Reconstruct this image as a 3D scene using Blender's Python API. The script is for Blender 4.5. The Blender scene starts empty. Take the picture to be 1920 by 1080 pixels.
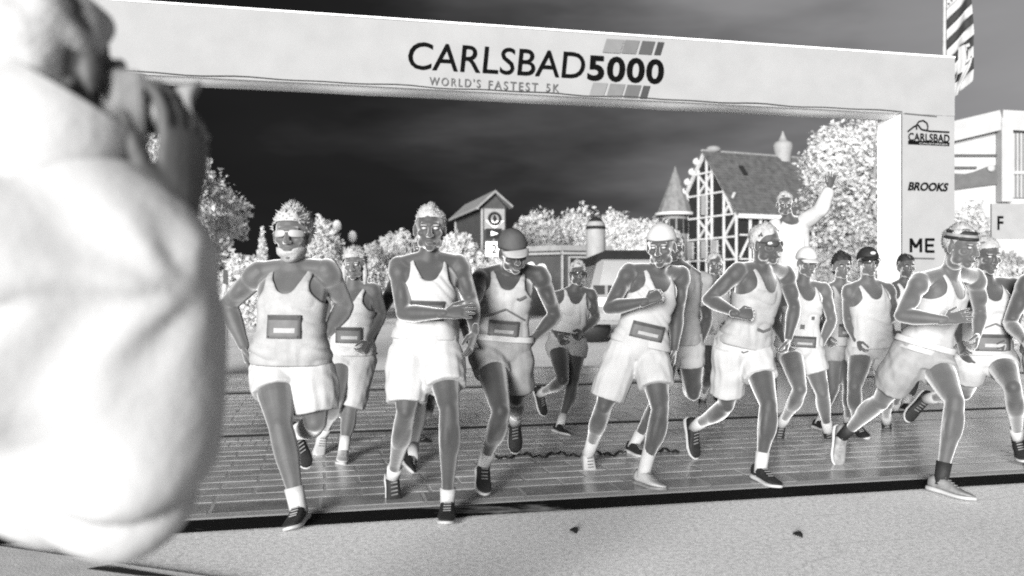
import bpy, bmesh, math, random
import numpy as np
from mathutils import Vector, Matrix
random.seed(7); RNG = np.random.default_rng(7)
scene = bpy.context.scene
COL = scene.collection
EXPO = 1.5
CAMH = 1.26
FPX = 1600.0
# ---------------------------------------------------------------- camera, sky, sun, exposure
cd = bpy.data.cameras.new('camera'); cam = bpy.data.objects.new('camera', cd); COL.objects.link(cam)
cam.location = (0, 0, CAMH); cam.rotation_euler = (math.radians(90), 0, 0)
cd.sensor_width = 36; cd.lens = 30; cd.clip_start = .05; cd.clip_end = 2000
cd.dof.use_dof = True; cd.dof.focus_distance = 5.6; cd.dof.aperture_fstop = 2.0
scene.camera = cam
scene.cycles.use_denoising = False
scene.cycles.filter_width = 1.9
vs = scene.view_settings
scene.display_settings.display_device = 'sRGB'
vs.view_transform = 'Standard'; vs.look = 'None'; vs.exposure = EXPO; vs.gamma = 1; vs.use_curve_mapping = False

world = bpy.data.worlds.new('World'); scene.world = world; world.use_nodes = True
def build_world():
    nt = world.node_tree; N = nt.nodes; L = nt.links; N.clear()
    out = N.new('ShaderNodeOutputWorld'); bg = N.new('ShaderNodeBackground')
    tc = N.new('ShaderNodeTexCoord'); sep = N.new('ShaderNodeSeparateXYZ')
    L.new(tc.outputs['Generated'], sep.inputs[0])
    mp = N.new('ShaderNodeMapping'); mp.inputs['Scale'].default_value = (1.5, 1.5, 5.5); mp.inputs['Rotation'].default_value = (0, .30, 0)
    L.new(tc.outputs['Generated'], mp.inputs[0])
    nz = N.new('ShaderNodeTexNoise'); nz.inputs['Scale'].default_value = 1.7; nz.inputs['Detail'].default_value = 5; nz.inputs['Roughness'].default_value = .5
    L.new(mp.outputs[0], nz.inputs['Vector'])
    # clouds deepen towards one side of the sky
    a = N.new('ShaderNodeMath'); a.operation = 'MULTIPLY_ADD'; a.inputs[1].default_value = 1.0; a.inputs[2].default_value = -0.035
    L.new(sep.outputs['X'], a.inputs[0])
    b = N.new('ShaderNodeMath'); b.operation = 'MULTIPLY_ADD'; b.inputs[1].default_value = 0.85
    L.new(nz.outputs['Fac'], b.inputs[0]); L.new(a.outputs[0], b.inputs[2])
    c = N.new('ShaderNodeMath'); c.operation = 'MULTIPLY_ADD'; c.inputs[1].default_value = -.06
    L.new(sep.outputs['Z'], c.inputs[0]); L.new(b.outputs[0], c.inputs[2])
    r = N.new('ShaderNodeValToRGB'); e = r.color_ramp.elements
    stops = [(.0, .012), (.22, .016), (.34, .032), (.46, .075), (.58, .15), (.72, .26), (1.0, .33)]
    e[0].position = 0; e[1].position = 1
    while len(e) < len(stops): e.new(.5)
    for k, (p, v) in enumerate(stops):
        e[k].position = p; e[k].color = (v*1.0, v*.99, v*1.01, 1)
    L.new(c.outputs[0], r.inputs[0])
    L.new(r.outputs[0], bg.inputs['Color']); bg.inputs['Strength'].default_value = 1 / 2**EXPO
    L.new(bg.outputs[0], out.inputs[0])
build_world()
SUN_EL, SUN_AZ = math.radians(8), math.radians(-18)     # low light from behind the camera, from the left
sd = bpy.data.lights.new('sun', 'SUN'); sun = bpy.data.objects.new('sun', sd); COL.objects.link(sun)
sd.energy = 4.5; sd.angle = math.radians(20); sd.color = (1, .995, .985)
_to = Vector((math.sin(SUN_AZ)*math.cos(SUN_EL), -math.cos(SUN_AZ)*math.cos(SUN_EL), math.sin(SUN_EL)))
sun.rotation_euler = _to.to_track_quat('Z', 'Y').to_euler(); sun.location = (-3, -6, 5)

# ---------------------------------------------------------------- helpers
def at(px, py, Y):
    """a point of the place at distance Y from where the photographer stood"""
    return Vector(((px-960)/FPX*Y, Y, CAMH-(py-540)/FPX*Y))

def tag(o, label=None, cat=None, group=None, kind=None):
    if label: o['label'] = label
    if cat: o['category'] = cat
    if group: o['group'] = group
    if kind: o['kind'] = kind
    return o

_M = {}
ALB = .75
def mat(name, v, rough=.75, var=.10, scale=14.0, bump=0.0, bscale=60.0, spec=.35, stretch=None, tint=(1, 1, 1)):
    if name in _M: return _M[name]
    v = v*ALB
    m = bpy.data.materials.new(name); m.use_nodes = True
    nt = m.node_tree; N = nt.nodes; L = nt.links
    p = N['Principled BSDF']; p.inputs['Roughness'].default_value = rough
    p.inputs['Specular IOR Level'].default_value = spec
    tc = N.new('ShaderNodeTexCoord')
    src = tc.outputs['Object']
    if stretch:
        mp = N.new('ShaderNodeMapping'); mp.inputs['Scale'].default_value = stretch
        L.new(src, mp.inputs[0]); src = mp.outputs[0]
    n1 = N.new('ShaderNodeTexNoise'); n1.inputs['Scale'].default_value = scale; n1.inputs['Detail'].default_value = 5
    L.new(src, n1.inputs['Vector'])
    r = N.new('ShaderNodeValToRGB'); e = r.color_ramp.elements
    lo, hi = max(0, v*(1-var*1.6)), min(.98, v*(1+var*1.6))
    e[0].position = .25; e[1].position = .75
    e[0].color = (lo*tint[0], lo*tint[1], lo*tint[2], 1); e[1].color = (hi*tint[0], hi*tint[1], hi*tint[2], 1)
    L.new(n1.outputs['Fac'], r.inputs[0]); L.new(r.outputs[0], p.inputs['Base Color'])
    if bump > 0:
        n2 = N.new('ShaderNodeTexNoise'); n2.inputs['Scale'].default_value = bscale; n2.inputs['Detail'].default_value = 4
        L.new(src, n2.inputs['Vector'])
        bp = N.new('ShaderNodeBump'); bp.inputs['Strength'].default_value = bump; bp.inputs['Distance'].default_value = .01
        L.new(n2.outputs['Fac'], bp.inputs['Height']); L.new(bp.outputs[0], p.inputs['Normal'])
    _M[name] = m; return m

def ease_edges(V, F, it=14):
    """smooth the open edges of a cloth shape so necklines and hems run clean"""
    from collections import Counter
    V = np.array([tuple(v) for v in V], float); C = Counter()
    for f in F:
        for a, b in zip(f, f[1:]+f[:1]): C[(min(a, b), max(a, b))] += 1
    nb = {}
    for (a, b), c in C.items():
        if c == 1: nb.setdefault(a, []).append(b); nb.setdefault(b, []).append(a)
    ks = [k for k in nb if len(nb[k]) == 2]; A = np.array(ks); B = np.array([nb[k] for k in ks])
    if len(ks) == 0: return V
    for _ in range(it): V[A] = V[A]*.4+.3*(V[B[:, 0]]+V[B[:, 1]])
    return V

def link_mesh(name, V, F, m, parent=None, smooth=True):
    me = bpy.data.meshes.new(name)
    me.from_pydata([tuple(map(float, v)) for v in V], [], [tuple(map(int, f)) for f in F]); me.update()
    if m: me.materials.append(m)
    if smooth: me.polygons.foreach_set('use_smooth', [True]*len(me.polygons))
    o = bpy.data.objects.new(name, me); COL.objects.link(o)
    if parent is not None: attach(o, parent)
    return o

def attach(o, parent):
    """parent while keeping world placement (roots are only translated and turned about Z)"""
    o.parent = parent
    p = parent; M = Matrix.Identity(4)
    chain = []
    while p is not None: chain.append(p); p = p.parent
    for q in reversed(chain): M = M @ q.matrix_basis
    o.matrix_basis = M.inverted() @ o.matrix_basis

def thing(name, label, cat, loc=(0, 0, 0), group=None, rz=0, kind=None):
    o = bpy.data.objects.new(name, None); COL.objects.link(o); o.location = loc; o.rotation_euler = (0, 0, rz)
    o.empty_display_size = .1
    return tag(o, label, cat, group, kind)

def solid(o, th, off=1.0):
    m = o.modifiers.new('thickness', 'SOLIDIFY'); m.thickness = th; m.offset = off

class MB:
    def __init__(s): s.V = []; s.F = []
    def add(s, V, F):
        k = len(s.V); s.V.extend([tuple(map(float, v)) for v in V]); s.F.extend([tuple(int(i)+k for i in f) for f in F]); return s
    def box(s, c, d, R=None):
        c = Vector(c); x, y, z = d[0]/2, d[1]/2, d[2]/2
        P = [Vector(p) for p in [(-x,-y,-z),(x,-y,-z),(x,y,-z),(-x,y,-z),(-x,-y,z),(x,-y,z),(x,y,z),(-x,y,z)]]
        if R is not None: P = [R @ p for p in P]
        return s.add([p+c for p in P], [(3,2,1,0),(4,5,6,7),(0,1,5,4),(1,2,6,5),(2,3,7,6),(3,0,4,7)])
    def prism(s, poly, d):
        """poly: list of 3D points (planar), pushed along vector d"""
        n = len(poly); d = Vector(d); P = [Vector(p) for p in poly]; Q = [p+d for p in P]
        F = [tuple(range(n)), tuple(range(2*n-1, n-1, -1))]
        F += [(i, n+i, n+(i+1) % n, (i+1) % n) for i in range(n)]
        return s.add(P+Q, F)
    def bar(s, a, b, w, h, up=(0, 0, 1)):
        a, b = Vector(a), Vector(b); d = (b-a); 
        if d.length < 1e-6: return s
        z = d.normalized(); x = Vector(up).cross(z)
        if x.length < 1e-4: x = Vector((1, 0, 0)).cross(z)
        x.normalize(); y = z.cross(x)
        R = Matrix((x, y, z)).transposed()
        return s.box((a+b)/2, (w, h, d.length), R)
    def tube(s, pts, rad, n=12, ref=None, caps=True):
        V, F = tube(pts, rad, n, ref, caps); return s.add(V, F)
    def build(s, name, m, parent=None, smooth=False): return link_mesh(name, s.V, s.F, m, parent, smooth)

def tube(pts, rad, n=12, ref=None, caps=True):
    pts = [Vector(p) for p in pts]
    rad = [(r, r) if not isinstance(r, (tuple, list)) else tuple(r) for r in rad]
    d0 = (pts[1]-pts[0]).normalized(); d1 = (pts[-1]-pts[-2]).normalized()
    if caps:   # rounded ends
        P, R = [], []
        for k in (80, 55, 30):
            a = math.radians(k); m = min(rad[0]); P.append(pts[0]-d0*m*math.sin(a)); R.append((rad[0][0]*math.cos(a), rad[0][1]*math.cos(a)))
        P += pts; R += rad
        for k in (30, 55, 80):
            a = math.radians(k); m = min(rad[-1]); P.append(pts[-1]+d1*m*math.sin(a)); R.append((rad[-1][0]*math.cos(a), rad[-1][1]*math.cos(a)))
    else: P, R = pts, rad
    V, F = [], []
    prev = Vector(ref) if ref is not None else None
    for i, p in enumerate(P):
        if i == 0: d = P[1]-P[0]
        elif i == len(P)-1: d = P[-1]-P[-2]
        else: d = (P[i+1]-P[i-1])
        d.normalize()
        if prev is None:
            prev = Vector((1, 0, 0)) if abs(d.x) < .8 else Vector((0, 1, 0))
        x = prev - d*prev.dot(d)
        if x.length < 1e-5: x = d.orthogonal()
        x.normalize(); y = d.cross(x); prev = x
        for k in range(n):
            a = 2*math.pi*k/n
            V.append(p + x*(R[i][0]*math.cos(a)) + y*(R[i][1]*math.sin(a)))
    m = len(P)
    for i in range(m-1):
        for k in range(n):
            k2 = (k+1) % n
            F.append((i*n+k, i*n+k2, (i+1)*n+k2, (i+1)*n+k))
    F.append(tuple(range(n-1, -1, -1))); F.append(tuple((m-1)*n+k for k in range(n)))
    return V, F

def ellipsoid(c, r, M=None, nu=16, nv=10):
    V, F = [], []
    for j in range(1, nv):
        th = math.pi*j/nv
        for i in range(nu):
            ph = 2*math.pi*i/nu
            V.append(Vector((r[0]*math.sin(th)*math.cos(ph), r[1]*math.sin(th)*math.sin(ph), r[2]*math.cos(th))))
    top = len(V); V.append(Vector((0, 0, r[2]))); bot = len(V); V.append(Vector((0, 0, -r[2])))
    for j in range(nv-2):
        for i in range(nu):
            a, b = j*nu+i, j*nu+(i+1) % nu
            F.append((a, a+nu, b+nu, b))
    for i in range(nu):
        F.append((top, i, (i+1) % nu)); F.append((bot, (nv-2)*nu+(i+1) % nu, (nv-2)*nu+i))
    c = Vector(c)
    V = [v+c for v in V]
    if M is not None: V = [M @ v for v in V]
    return V, F

def remesh(mb, voxel, smooth=5, fac=.5):
    """one continuous skin over overlapping closed shapes -> numpy verts, faces"""
    me = bpy.data.meshes.new('work'); me.from_pydata(mb.V, [], mb.F); me.update()
    o = bpy.data.objects.new('work', me); COL.objects.link(o)
    r = o.modifiers.new('r', 'REMESH'); r.mode = 'VOXEL'; r.voxel_size = voxel; r.adaptivity = 0
    if smooth:
        sm = o.modifiers.new('s', 'SMOOTH'); sm.factor = fac; sm.iterations = smooth
    dg = bpy.context.evaluated_depsgraph_get(); ev = o.evaluated_get(dg); em = ev.to_mesh()
    V = np.empty(len(em.vertices)*3); em.vertices.foreach_get('co', V); V = V.reshape(-1, 3)
    F = [tuple(p.vertices) for p in em.polygons]
    ev.to_mesh_clear(); bpy.data.objects.remove(o); bpy.data.meshes.remove(me)
    return V, F

def wobble(V, amp, f=9.0, seed=0):
    """soft cloth-like displacement field"""
    V = np.asarray(V, float); r = np.random.default_rng(seed); D = np.zeros(len(V))
    for k in range(5):
        d = r.normal(size=3); d /= np.linalg.norm(d); D += np.sin(V @ d * f*(1+.55*k) + r.uniform(0, 6.28))/(1+.6*k)
    return D*amp/2.0
# ---------------------------------------------------------------- the setting
TH = math.atan(.225); CU, SU = math.cos(TH), math.sin(TH)
UV = Vector((CU, SU, 0)); NV = Vector((-SU, CU, 0)); ZV = Vector((0, 0, 1))
def lp(u, v, z=0): return UV*u+NV*v+ZV*z
def cv(c): return c*CU
def on_plane(px, py, v):
    a = (px-960)/FPX; u = v*(a*CU+SU)/(CU-a*SU); Y = u*SU+v*CU
    return u, CAMH-(py-540)/FPX*Y

def asphalt_mat():
    m = bpy.data.materials.new('pale_asphalt'); m.use_nodes = True; nt = m.node_tree; N = nt.nodes; L = nt.links
    p = N['Principled BSDF']; p.inputs['Roughness'].default_value = .85; p.inputs['Specular IOR Level'].default_value = .2
    tc = N.new('ShaderNodeTexCoord')
    def nz(s, d=4):
        n = N.new('ShaderNodeTexNoise'); n.inputs['Scale'].default_value = s; n.inputs['Detail'].default_value = d; L.new(tc.outputs['Object'], n.inputs['Vector']); return n
    a, b, c = nz(.9, 5), nz(38, 4), nz(120, 3)
    def ramp(src, p0, v0, p1, v1):
        r = N.new('ShaderNodeValToRGB'); e = r.color_ramp.elements; e[0].position, e[1].position = p0, p1
        e[0].color = (v0, v0, v0, 1); e[1].color = (v1, v1, v1, 1); L.new(src.outputs['Fac'], r.inputs[0]); return r
    ra, rb, rc = ramp(a, .3, .90, .7, .98), ramp(b, .36, .74, .58, 1.0), ramp(c, .38, .5, .52, 1.0)
    m1 = N.new('ShaderNodeMixRGB'); m1.blend_type = 'MULTIPLY'; m1.inputs[0].default_value = 1; L.new(ra.outputs[0], m1.inputs[1]); L.new(rb.outputs[0], m1.inputs[2])
    m2 = N.new('ShaderNodeMixRGB'); m2.blend_type = 'MULTIPLY'; m2.inputs[0].default_value = .7; L.new(m1.outputs[0], m2.inputs[1]); L.new(rc.outputs[0], m2.inputs[2])
    vo = N.new('ShaderNodeTexVoronoi'); vo.feature = 'DISTANCE_TO_EDGE'; vo.inputs['Scale'].default_value = .55
    wn = N.new('ShaderNodeTexNoise'); wn.inputs['Scale'].default_value = 2.5; wn.inputs['Detail'].default_value = 6; L.new(tc.outputs['Object'], wn.inputs['Vector'])
    va = N.new('ShaderNodeVectorMath'); va.operation = 'MULTIPLY_ADD'; va.inputs[1].default_value = (.6, .6, 0); L.new(wn.outputs['Color'], va.inputs[0]); L.new(tc.outputs['Object'], va.inputs[2]); L.new(va.outputs[0], vo.inputs['Vector'])
    rv = N.new('ShaderNodeValToRGB'); e = rv.color_ramp.elements; e[0].position = .0; e[1].position = .006; e[0].color = (.62, .62, .62, 1); e[1].color = (1, 1, 1, 1); L.new(vo.outputs['Distance'], rv.inputs[0])
    st = nz(.38, 6); rs_ = ramp(st, .36, .72, .60, 1.0)
    m3 = N.new('ShaderNodeMixRGB'); m3.blend_type = 'MULTIPLY'; m3.inputs[0].default_value = .28; L.new(m2.outputs[0], m3.inputs[1]); L.new(rs_.outputs[0], m3.inputs[2])
    m4 = N.new('ShaderNodeMixRGB'); m4.blend_type = 'MULTIPLY'; m4.inputs[0].default_value = .3; L.new(m3.outputs[0], m4.inputs[1]); L.new(rv.outputs[0], m4.inputs[2])
    L.new(m4.outputs[0], p.inputs['Base Color'])
    bp = N.new('ShaderNodeBump'); bp.inputs['Strength'].default_value = .25; bp.inputs['Distance'].default_value = .004; L.new(c.outputs['Fac'], bp.inputs['Height']); L.new(bp.outputs[0], p.inputs['Normal'])
    return m
ASPH = asphalt_mat()
def worn_line(name, v, vworn, cover, scale):
    m = bpy.data.materials.new(name); m.use_nodes = True; nt = m.node_tree; N = nt.nodes; L = nt.links; p = N['Principled BSDF']; p.inputs['Roughness'].default_value = .9; p.inputs['Specular IOR Level'].default_value = .08
    tc = N.new('ShaderNodeTexCoord'); mp = N.new('ShaderNodeMapping'); mp.inputs['Scale'].default_value = (1, 3.2, 1); mp.inputs['Rotation'].default_value = (0, 0, -.32); L.new(tc.outputs['Object'], mp.inputs[0])
    n = N.new('ShaderNodeTexNoise'); n.inputs['Scale'].default_value = scale; n.inputs['Detail'].default_value = 6; n.inputs['Roughness'].default_value = .65; n.inputs['Distortion'].default_value = .6; L.new(mp.outputs[0], n.inputs['Vector'])
    r = N.new('ShaderNodeValToRGB'); e = r.color_ramp.elements; e[0].position = cover; e[1].position = cover+.09; e[0].color = (v, v, v, 1); e[1].color = (vworn, vworn, vworn, 1)
    L.new(n.outputs['Fac'], r.inputs[0]); L.new(r.outputs[0], p.inputs['Base Color']); return m

road = link_mesh('road', [(-600, -40, 0), (600, -40, 0), (600, 900, 0), (-600, 900, 0)], [(0, 1, 2, 3)], ASPH, None, False); tag(road, kind='structure')
U0, U1 = -9.0, 13.0
def strip(name, c0, c1, z, m, parent=None, u0=U0, u1=U1, kind=None, th=.0):
    mb = MB(); mb.add([lp(u0, cv(c0), z), lp(u1, cv(c0), z), lp(u1, cv(c1), z), lp(u0, cv(c1), z)], [(0, 1, 2, 3)]); o = mb.build(name, m, parent); return tag(o, kind=kind) if kind else o
BED = mat('pale_joint_mortar', .44, .4, .1, 8, .3, 80)
pave = strip('brick_pavement', 5.0, 13.4, .0152, BED, kind='structure')
LINE = worn_line('dark_line_paint', .005, .28, .60, 1.0)
tag(strip('painted_line', 4.74, 4.985, .008, LINE), kind='structure')
tag(strip('painted_line', 4.985, 5.03, .0085, mat('pale_line_paint', .80, .7, .06, 6)), kind='structure')
tag(strip('painted_line', 7.63, 7.73, .0185, worn_line('dark_joint_paint', .05, .22, .66, .8)), kind='structure')
tag(strip('painted_line', 10.72, 10.86, .0185, worn_line('dark_joint_paint_far', .04, .25, .66, .8)), kind='structure')
PV = [mat('paver_stone_a', .46, .22, .20, 5, .12, 50, spec=.5, stretch=None), mat('paver_stone_b', .52, .22, .20, 5, .12, 50, spec=.5), mat('paver_stone_c', .40, .22, .20, 5, .12, 50, spec=.5), mat('paver_stone_d', .27, .22, .20, 5, .12, 50, spec=.5)]
def paver_mesh(w, d, h, m):
    mb = MB(); e = .006
    V = [(-w/2, -d/2, 0), (w/2, -d/2, 0), (w/2, d/2, 0), (-w/2, d/2, 0), (-w/2, -d/2, h-e), (w/2, -d/2, h-e), (w/2, d/2, h-e), (-w/2, d/2, h-e), (-w/2+e, -d/2+e, h), (w/2-e, -d/2+e, h), (w/2-e, d/2-e, h), (-w/2+e, d/2-e, h)]
    F = [(0, 1, 5, 4), (1, 2, 6, 5), (2, 3, 7, 6), (3, 0, 4, 7), (4, 5, 9, 8), (5, 6, 10, 9), (6, 7, 11, 10), (7, 4, 8, 11), (8, 9, 10, 11)]
    me = bpy.data.meshes.new('paver'); me.from_pydata(V, [], F); me.update(); me.materials.append(m); return me
spots = []
def course(c0, dep, wid, mats, jit=0.0, off=0.0):
    u = U0+off
    while u < U1-wid:
        spots.append((u+wid/2, cv(c0)+dep/2, wid-.012, dep-.012, mats)); u += wid
course(5.07, .235, .60, (3, 3, 2))
c = 5.33; r = 0
while c < 7.10: course(c, .175, .42, (0, 0, 1, 2), off=.21*(r % 2)); c += .18; r += 1
course(7.20, .20, .10, (1, 0, 1)); course(7.42, .19, .10, (1, 1, 0), off=.05)
c = 7.80; r = 0
while c < 13.2:
    if 10.6 < c < 10.95: c += .36; continue
    course(c, .26, .42, (2, 2, 3) if (r // 3) % 2 == 0 else (0, 1, 0), off=.21*(r % 2)); c += .27; r += 1
def shows(s):
    p = lp(s[0], s[1]); px = 960+p.x/p.y*FPX; py = 540+CAMH/p.y*FPX
    return -20 < px < 1940 and 500 < py < 1100
vis = sorted([s for s in spots if shows(s)], key=lambda s: -(s[2]*s[3])/lp(s[0], s[1]).length**2)
far = vis[300:]; near = vis[:300]; pm = {}
Rz = Matrix.Rotation(TH, 4, 'Z')
for s in near:
    mi = random.choice(s[4]); key = (round(s[2], 3), round(s[3], 3), mi)
    if key not in pm: pm[key] = paver_mesh(s[2], s[3], .012, PV[mi])
    o = bpy.data.objects.new('paver', pm[key]); COL.objects.link(o); o.parent = pave
    o.matrix_basis = Matrix.Translation(lp(s[0], s[1], .0045+random.uniform(-.0004, .0008))) @ Rz @ Matrix.Rotation(random.uniform(-.003, .003), 4, 'X')
fm = {}
for s in far:
    mi = random.choice(s[4]); fm.setdefault(mi, MB()).box(lp(s[0], s[1], .0115), (s[2], s[3], .010), Rz.to_3x3())
far_b = MB(); fi = []
for mi, mb in fm.items(): far_b.add(mb.V, mb.F); fi += [mi]*len(mb.F)
fo = far_b.build('paver_field', None, pave)
for m in PV: fo.data.materials.append(m)
fo.data.polygons.foreach_set('material_index', fi); tag(fo, kind='stuff')
# grey ground mat at the near left, black patches painted for sunlit ground
gm = thing('ground_mat', 'grey flat mat with sunlit patches painted black on the road at the bottom left corner', 'mat', (-2.0, 3.5, 0))
A_, B_ = Vector((-2.9, 4.27, 0)), Vector((-1.15, 3.62, 0)); dA = (B_-A_).normalized(); nA = Vector((dA.y, -dA.x, 0))
if nA.y > 0: nA = -nA
mb = MB(); mb.prism([A_+ZV*.001, B_+ZV*.001, B_+nA*.9+ZV*.001, A_+nA*.9+ZV*.001], (0, 0, .016)); mb.build('mat_sheet', mat('mat_rubber', .75, .8, .08, 6, .2, 90), gm)
mb = MB(); mb.prism([A_+dA*1.18+nA*.045+ZV*.018, A_+dA*1.62+nA*.06+ZV*.018, A_+dA*1.42+nA*.10+ZV*.018, A_+dA*1.13+nA*.11+ZV*.018], (0, 0, .002)); mb.build('sunlit_patch', MAT_BLACK := mat('black_paint', .01, .7, .2, 20), gm)
mb = MB(); mb.prism([A_+dA*1.50+nA*.16+ZV*.018, A_+dA*1.80+nA*.045+ZV*.018, B_+dA*-.02+nA*.05+ZV*.018, B_+dA*-.02+nA*.34+ZV*.018, A_+dA*1.4+nA*.3+ZV*.018], (0, 0, .002)); mb.build('sunlit_patch', MAT_BLACK, gm)
# little bits of litter on the road
for (px, py) in ((1076, 995), (1497, 1003)):
    YY = (CAMH-.006)*FPX/(py-540); p = at(px, py, YY); mb = MB()
    pts = [p+Vector((.022*math.cos(a)*(1+.3*math.sin(3*a)), .04*math.sin(a), .006*math.sin(2*a))) for a in np.linspace(0, 6.28, 9)[:-1]]
    mb.prism(pts, (0, 0, .006)); o = mb.build('dry_leaf', MAT_BLACK); tag(o, 'small dark dry leaf lying on the pale road, '+('left one nearer the middle' if px < 1300 else 'right one below the sunglasses runner'), 'leaf', 'dark leaves on the road')

# ---------------------------------------------------------------- the arch
VB = cv(10.7); DEP = .52
BAN = mat('banner_cloth', .265, .8, .04, 3, .15, 60); BAN2 = mat('banner_lining', .95, .8, .05, 4, .2, 60); INK = mat('banner_ink', .004, .95, .2, 20, spec=.03)
arch = thing('race_arch', 'tall start arch with a wide printed banner across the road', 'arch', lp(*(on_plane(1000, 200, VB)[0], VB)), None)
uL, _ = on_plane(60, 100, VB); uR, zR = on_plane(1790, 105, VB); uLi, _ = on_plane(200, 100, VB); uRi, _ = on_plane(1690, 215, VB)
Zt, Zb = 4.545, 3.70
def panel(name, u0, u1, v, z0, z1, m, nrm, amp=.006, parent=arch, nu=60, nz=14, seed=1):
    """cloth panel in the plane of the arch, gently rippled; nrm -1 faces the camera side"""
    V, F = [], []
    for j in range(nz+1):
        for i in range(nu+1): V.append(lp(u0+(u1-u0)*i/nu, v, z0+(z1-z0)*j/nz))
    w = wobble([(a.x*.35, 0, a.z) for a in V], amp, 5, seed)
    V = [a+NV*float(x) for a, x in zip(V, w)]
    F = [(j*(nu+1)+i, j*(nu+1)+i+1, (j+1)*(nu+1)+i+1, (j+1)*(nu+1)+i) for j in range(nz) for i in range(nu)]
    o = link_mesh(name, V, F, m, parent); return o
fp = panel('front_panel', uL, uR, VB, Zb, Zt, BAN, -1)
panel('back_panel', uL, uR, VB+DEP, Zb, Zt, BAN2, 1)
def quad(name, P, m, parent, th=.004):
    mb = MB(); n = (P[1]-P[0]).cross(P[2]-P[0]).normalized(); mb.prism(P, n*th); return mb.build(name, m, parent)
quad('top_panel', [lp(uL, VB+.01, Zt), lp(uR, VB+.01, Zt), lp(uR, VB+DEP-.01, Zt), lp(uL, VB+DEP-.01, Zt)], BAN, arch)
V, F = [], []; nu = 80       # sagging cloth under the beam
for j in range(7):
    for i in range(nu+1):
        u = uLi+(uRi-uLi)*i/nu; q = j/6
        V.append(lp(u, VB+.012+(DEP-.024)*q, Zb+.012-.05*math.sin(math.pi*q)-.012*math.sin(u*3.1)*math.sin(math.pi*q)))
F = [(j*(nu+1)+i, j*(nu+1)+i+1, (j+1)*(nu+1)+i+1, (j+1)*(nu+1)+i) for j in range(6) for i in range(nu)]
link_mesh('under_panel', V, F, mat('banner_white_lining', 1.2, .8, .04, 4, .2, 60), arch)
# dark tube drawn as a thin shadow gap along the lower edge
mb = MB(); mb.tube([lp(uLi+(uRi-uLi)*i/60, VB-.014, Zb+.025+.012*math.sin(i*.9)*math.sin(i*.23)) for i in range(61)], [.006]*61, 6); mb.build('edge_shadow_line', mat('edge_shadow_dark', .03, .7, .2, 8), arch, True)
mb = MB(); mb.bar(lp(uL, VB-.008, Zt-.012), lp(uR, VB-.008, Zt-.012), .02, .012, up=NV); mb.build('top_hem', BAN2, arch)
for (a, b, nm) in ((uL, uLi, 'left'), (uRi, uR, 'right')):
    leg = panel('leg_panel', a, b, VB+.004, 0.02, Zb-.004, BAN, -1, .004, arch, 12, 40, 3)
    inner = b if nm == 'left' else a; outer = a if nm == 'left' else b
    quad('leg_side_panel', [lp(inner, VB+.01, .02), lp(inner, VB+DEP-.01, .02), lp(inner, VB+DEP-.01, Zb-.01), lp(inner, VB+.01, Zb-.01)], BAN2, arch)
    quad('leg_side_panel', [lp(outer, VB+.01, .02), lp(outer, VB+DEP-.01, .02), lp(outer, VB+DEP-.01, Zb-.01), lp(outer, VB+.01, Zb-.01)], BAN2, arch)
    quad('leg_back_panel', [lp(a, VB+DEP, .02), lp(b, VB+DEP, .02), lp(b, VB+DEP, Zb-.01), lp(a, VB+DEP, Zb-.01)], BAN2, arch)
mb = MB(); mb.tube([lp(uRi, VB-.006, .05), lp(uRi, VB-.006, Zb-.02)], [.009, .009], 8); mb.build('leg_seam', mat('seam_grey', .08, .7, .1, 20), arch, True)
mb = MB(); mb.bar(lp(uRi+.05, VB-.008, Zb-.0), lp(uR-.30, VB-.008, Zb-.02), .014, .01, up=NV); mb.build('leg_seam', mat('seam_grey'  , .08), arch)

def lettering(body, px0, px1, pyb, pyt, v, m, parent, bold=0.0, shear=0.0, space=1.0, depth=.004, off=.016, base=None, name='lettering'):
    """printed words in the arch's plane: from px0 to px1, baseline pyb (at px0) and cap top pyt"""
    cu = bpy.data.curves.new('t', 'FONT'); cu.body = body; cu.size = 1; cu.offset = bold; cu.shear = shear; cu.space_character = space; cu.resolution_u = 4
    o = bpy.data.objects.new('t', cu); COL.objects.link(o)
    dg = bpy.context.evaluated_depsgraph_get(); me = bpy.data.meshes.new_from_object(o.evaluated_get(dg)); bpy.data.objects.remove(o)
    P = np.array([w.co[:] for w in me.vertices]); F = [tuple(p.vertices) for p in me.polygons]; bpy.data.meshes.remove(me)
    x0, x1 = P[:, 0].min(), P[:, 0].max(); y0, y1 = P[:, 1].min(), P[:, 1].max()
    u0, zb = on_plane(px0, pyb, v); u1, _ = on_plane(px1, pyb, v); _, zt = on_plane(px0, pyt, v)
    V = [lp(u0+(u1-u0)*(p[0]-x0)/(x1-x0), v-off, zb+(zt-zb)*(p[1]-y0)/(y1-y0)) for p in P]
    oo = link_mesh(name, V, F, m, parent, False); sm = oo.modifiers.new('t', 'SOLIDIFY'); sm.thickness = depth; sm.offset = 0
    return oo
lettering('CARLSBAD', 765, 1096, 130, 78, VB, INK, fp, bold=.004, shear=.10, space=1.0)
lettering('5000', 1100, 1244, 151, 103, VB, INK, fp, bold=.030, shear=.06, space=1.08)
GINK = mat('banner_ink_grey', .080, .7, .1, 20)
for wd, xa, xb, yb, yt in (("WORLD'S", 805, 900, 160, 144), ('FASTEST', 915, 1008, 167, 151), ('5K', 1023, 1047, 172, 157)): lettering(wd, xa, xb, yb, yt, VB, GINK, fp, bold=.004, shear=.05, space=1.35)
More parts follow.
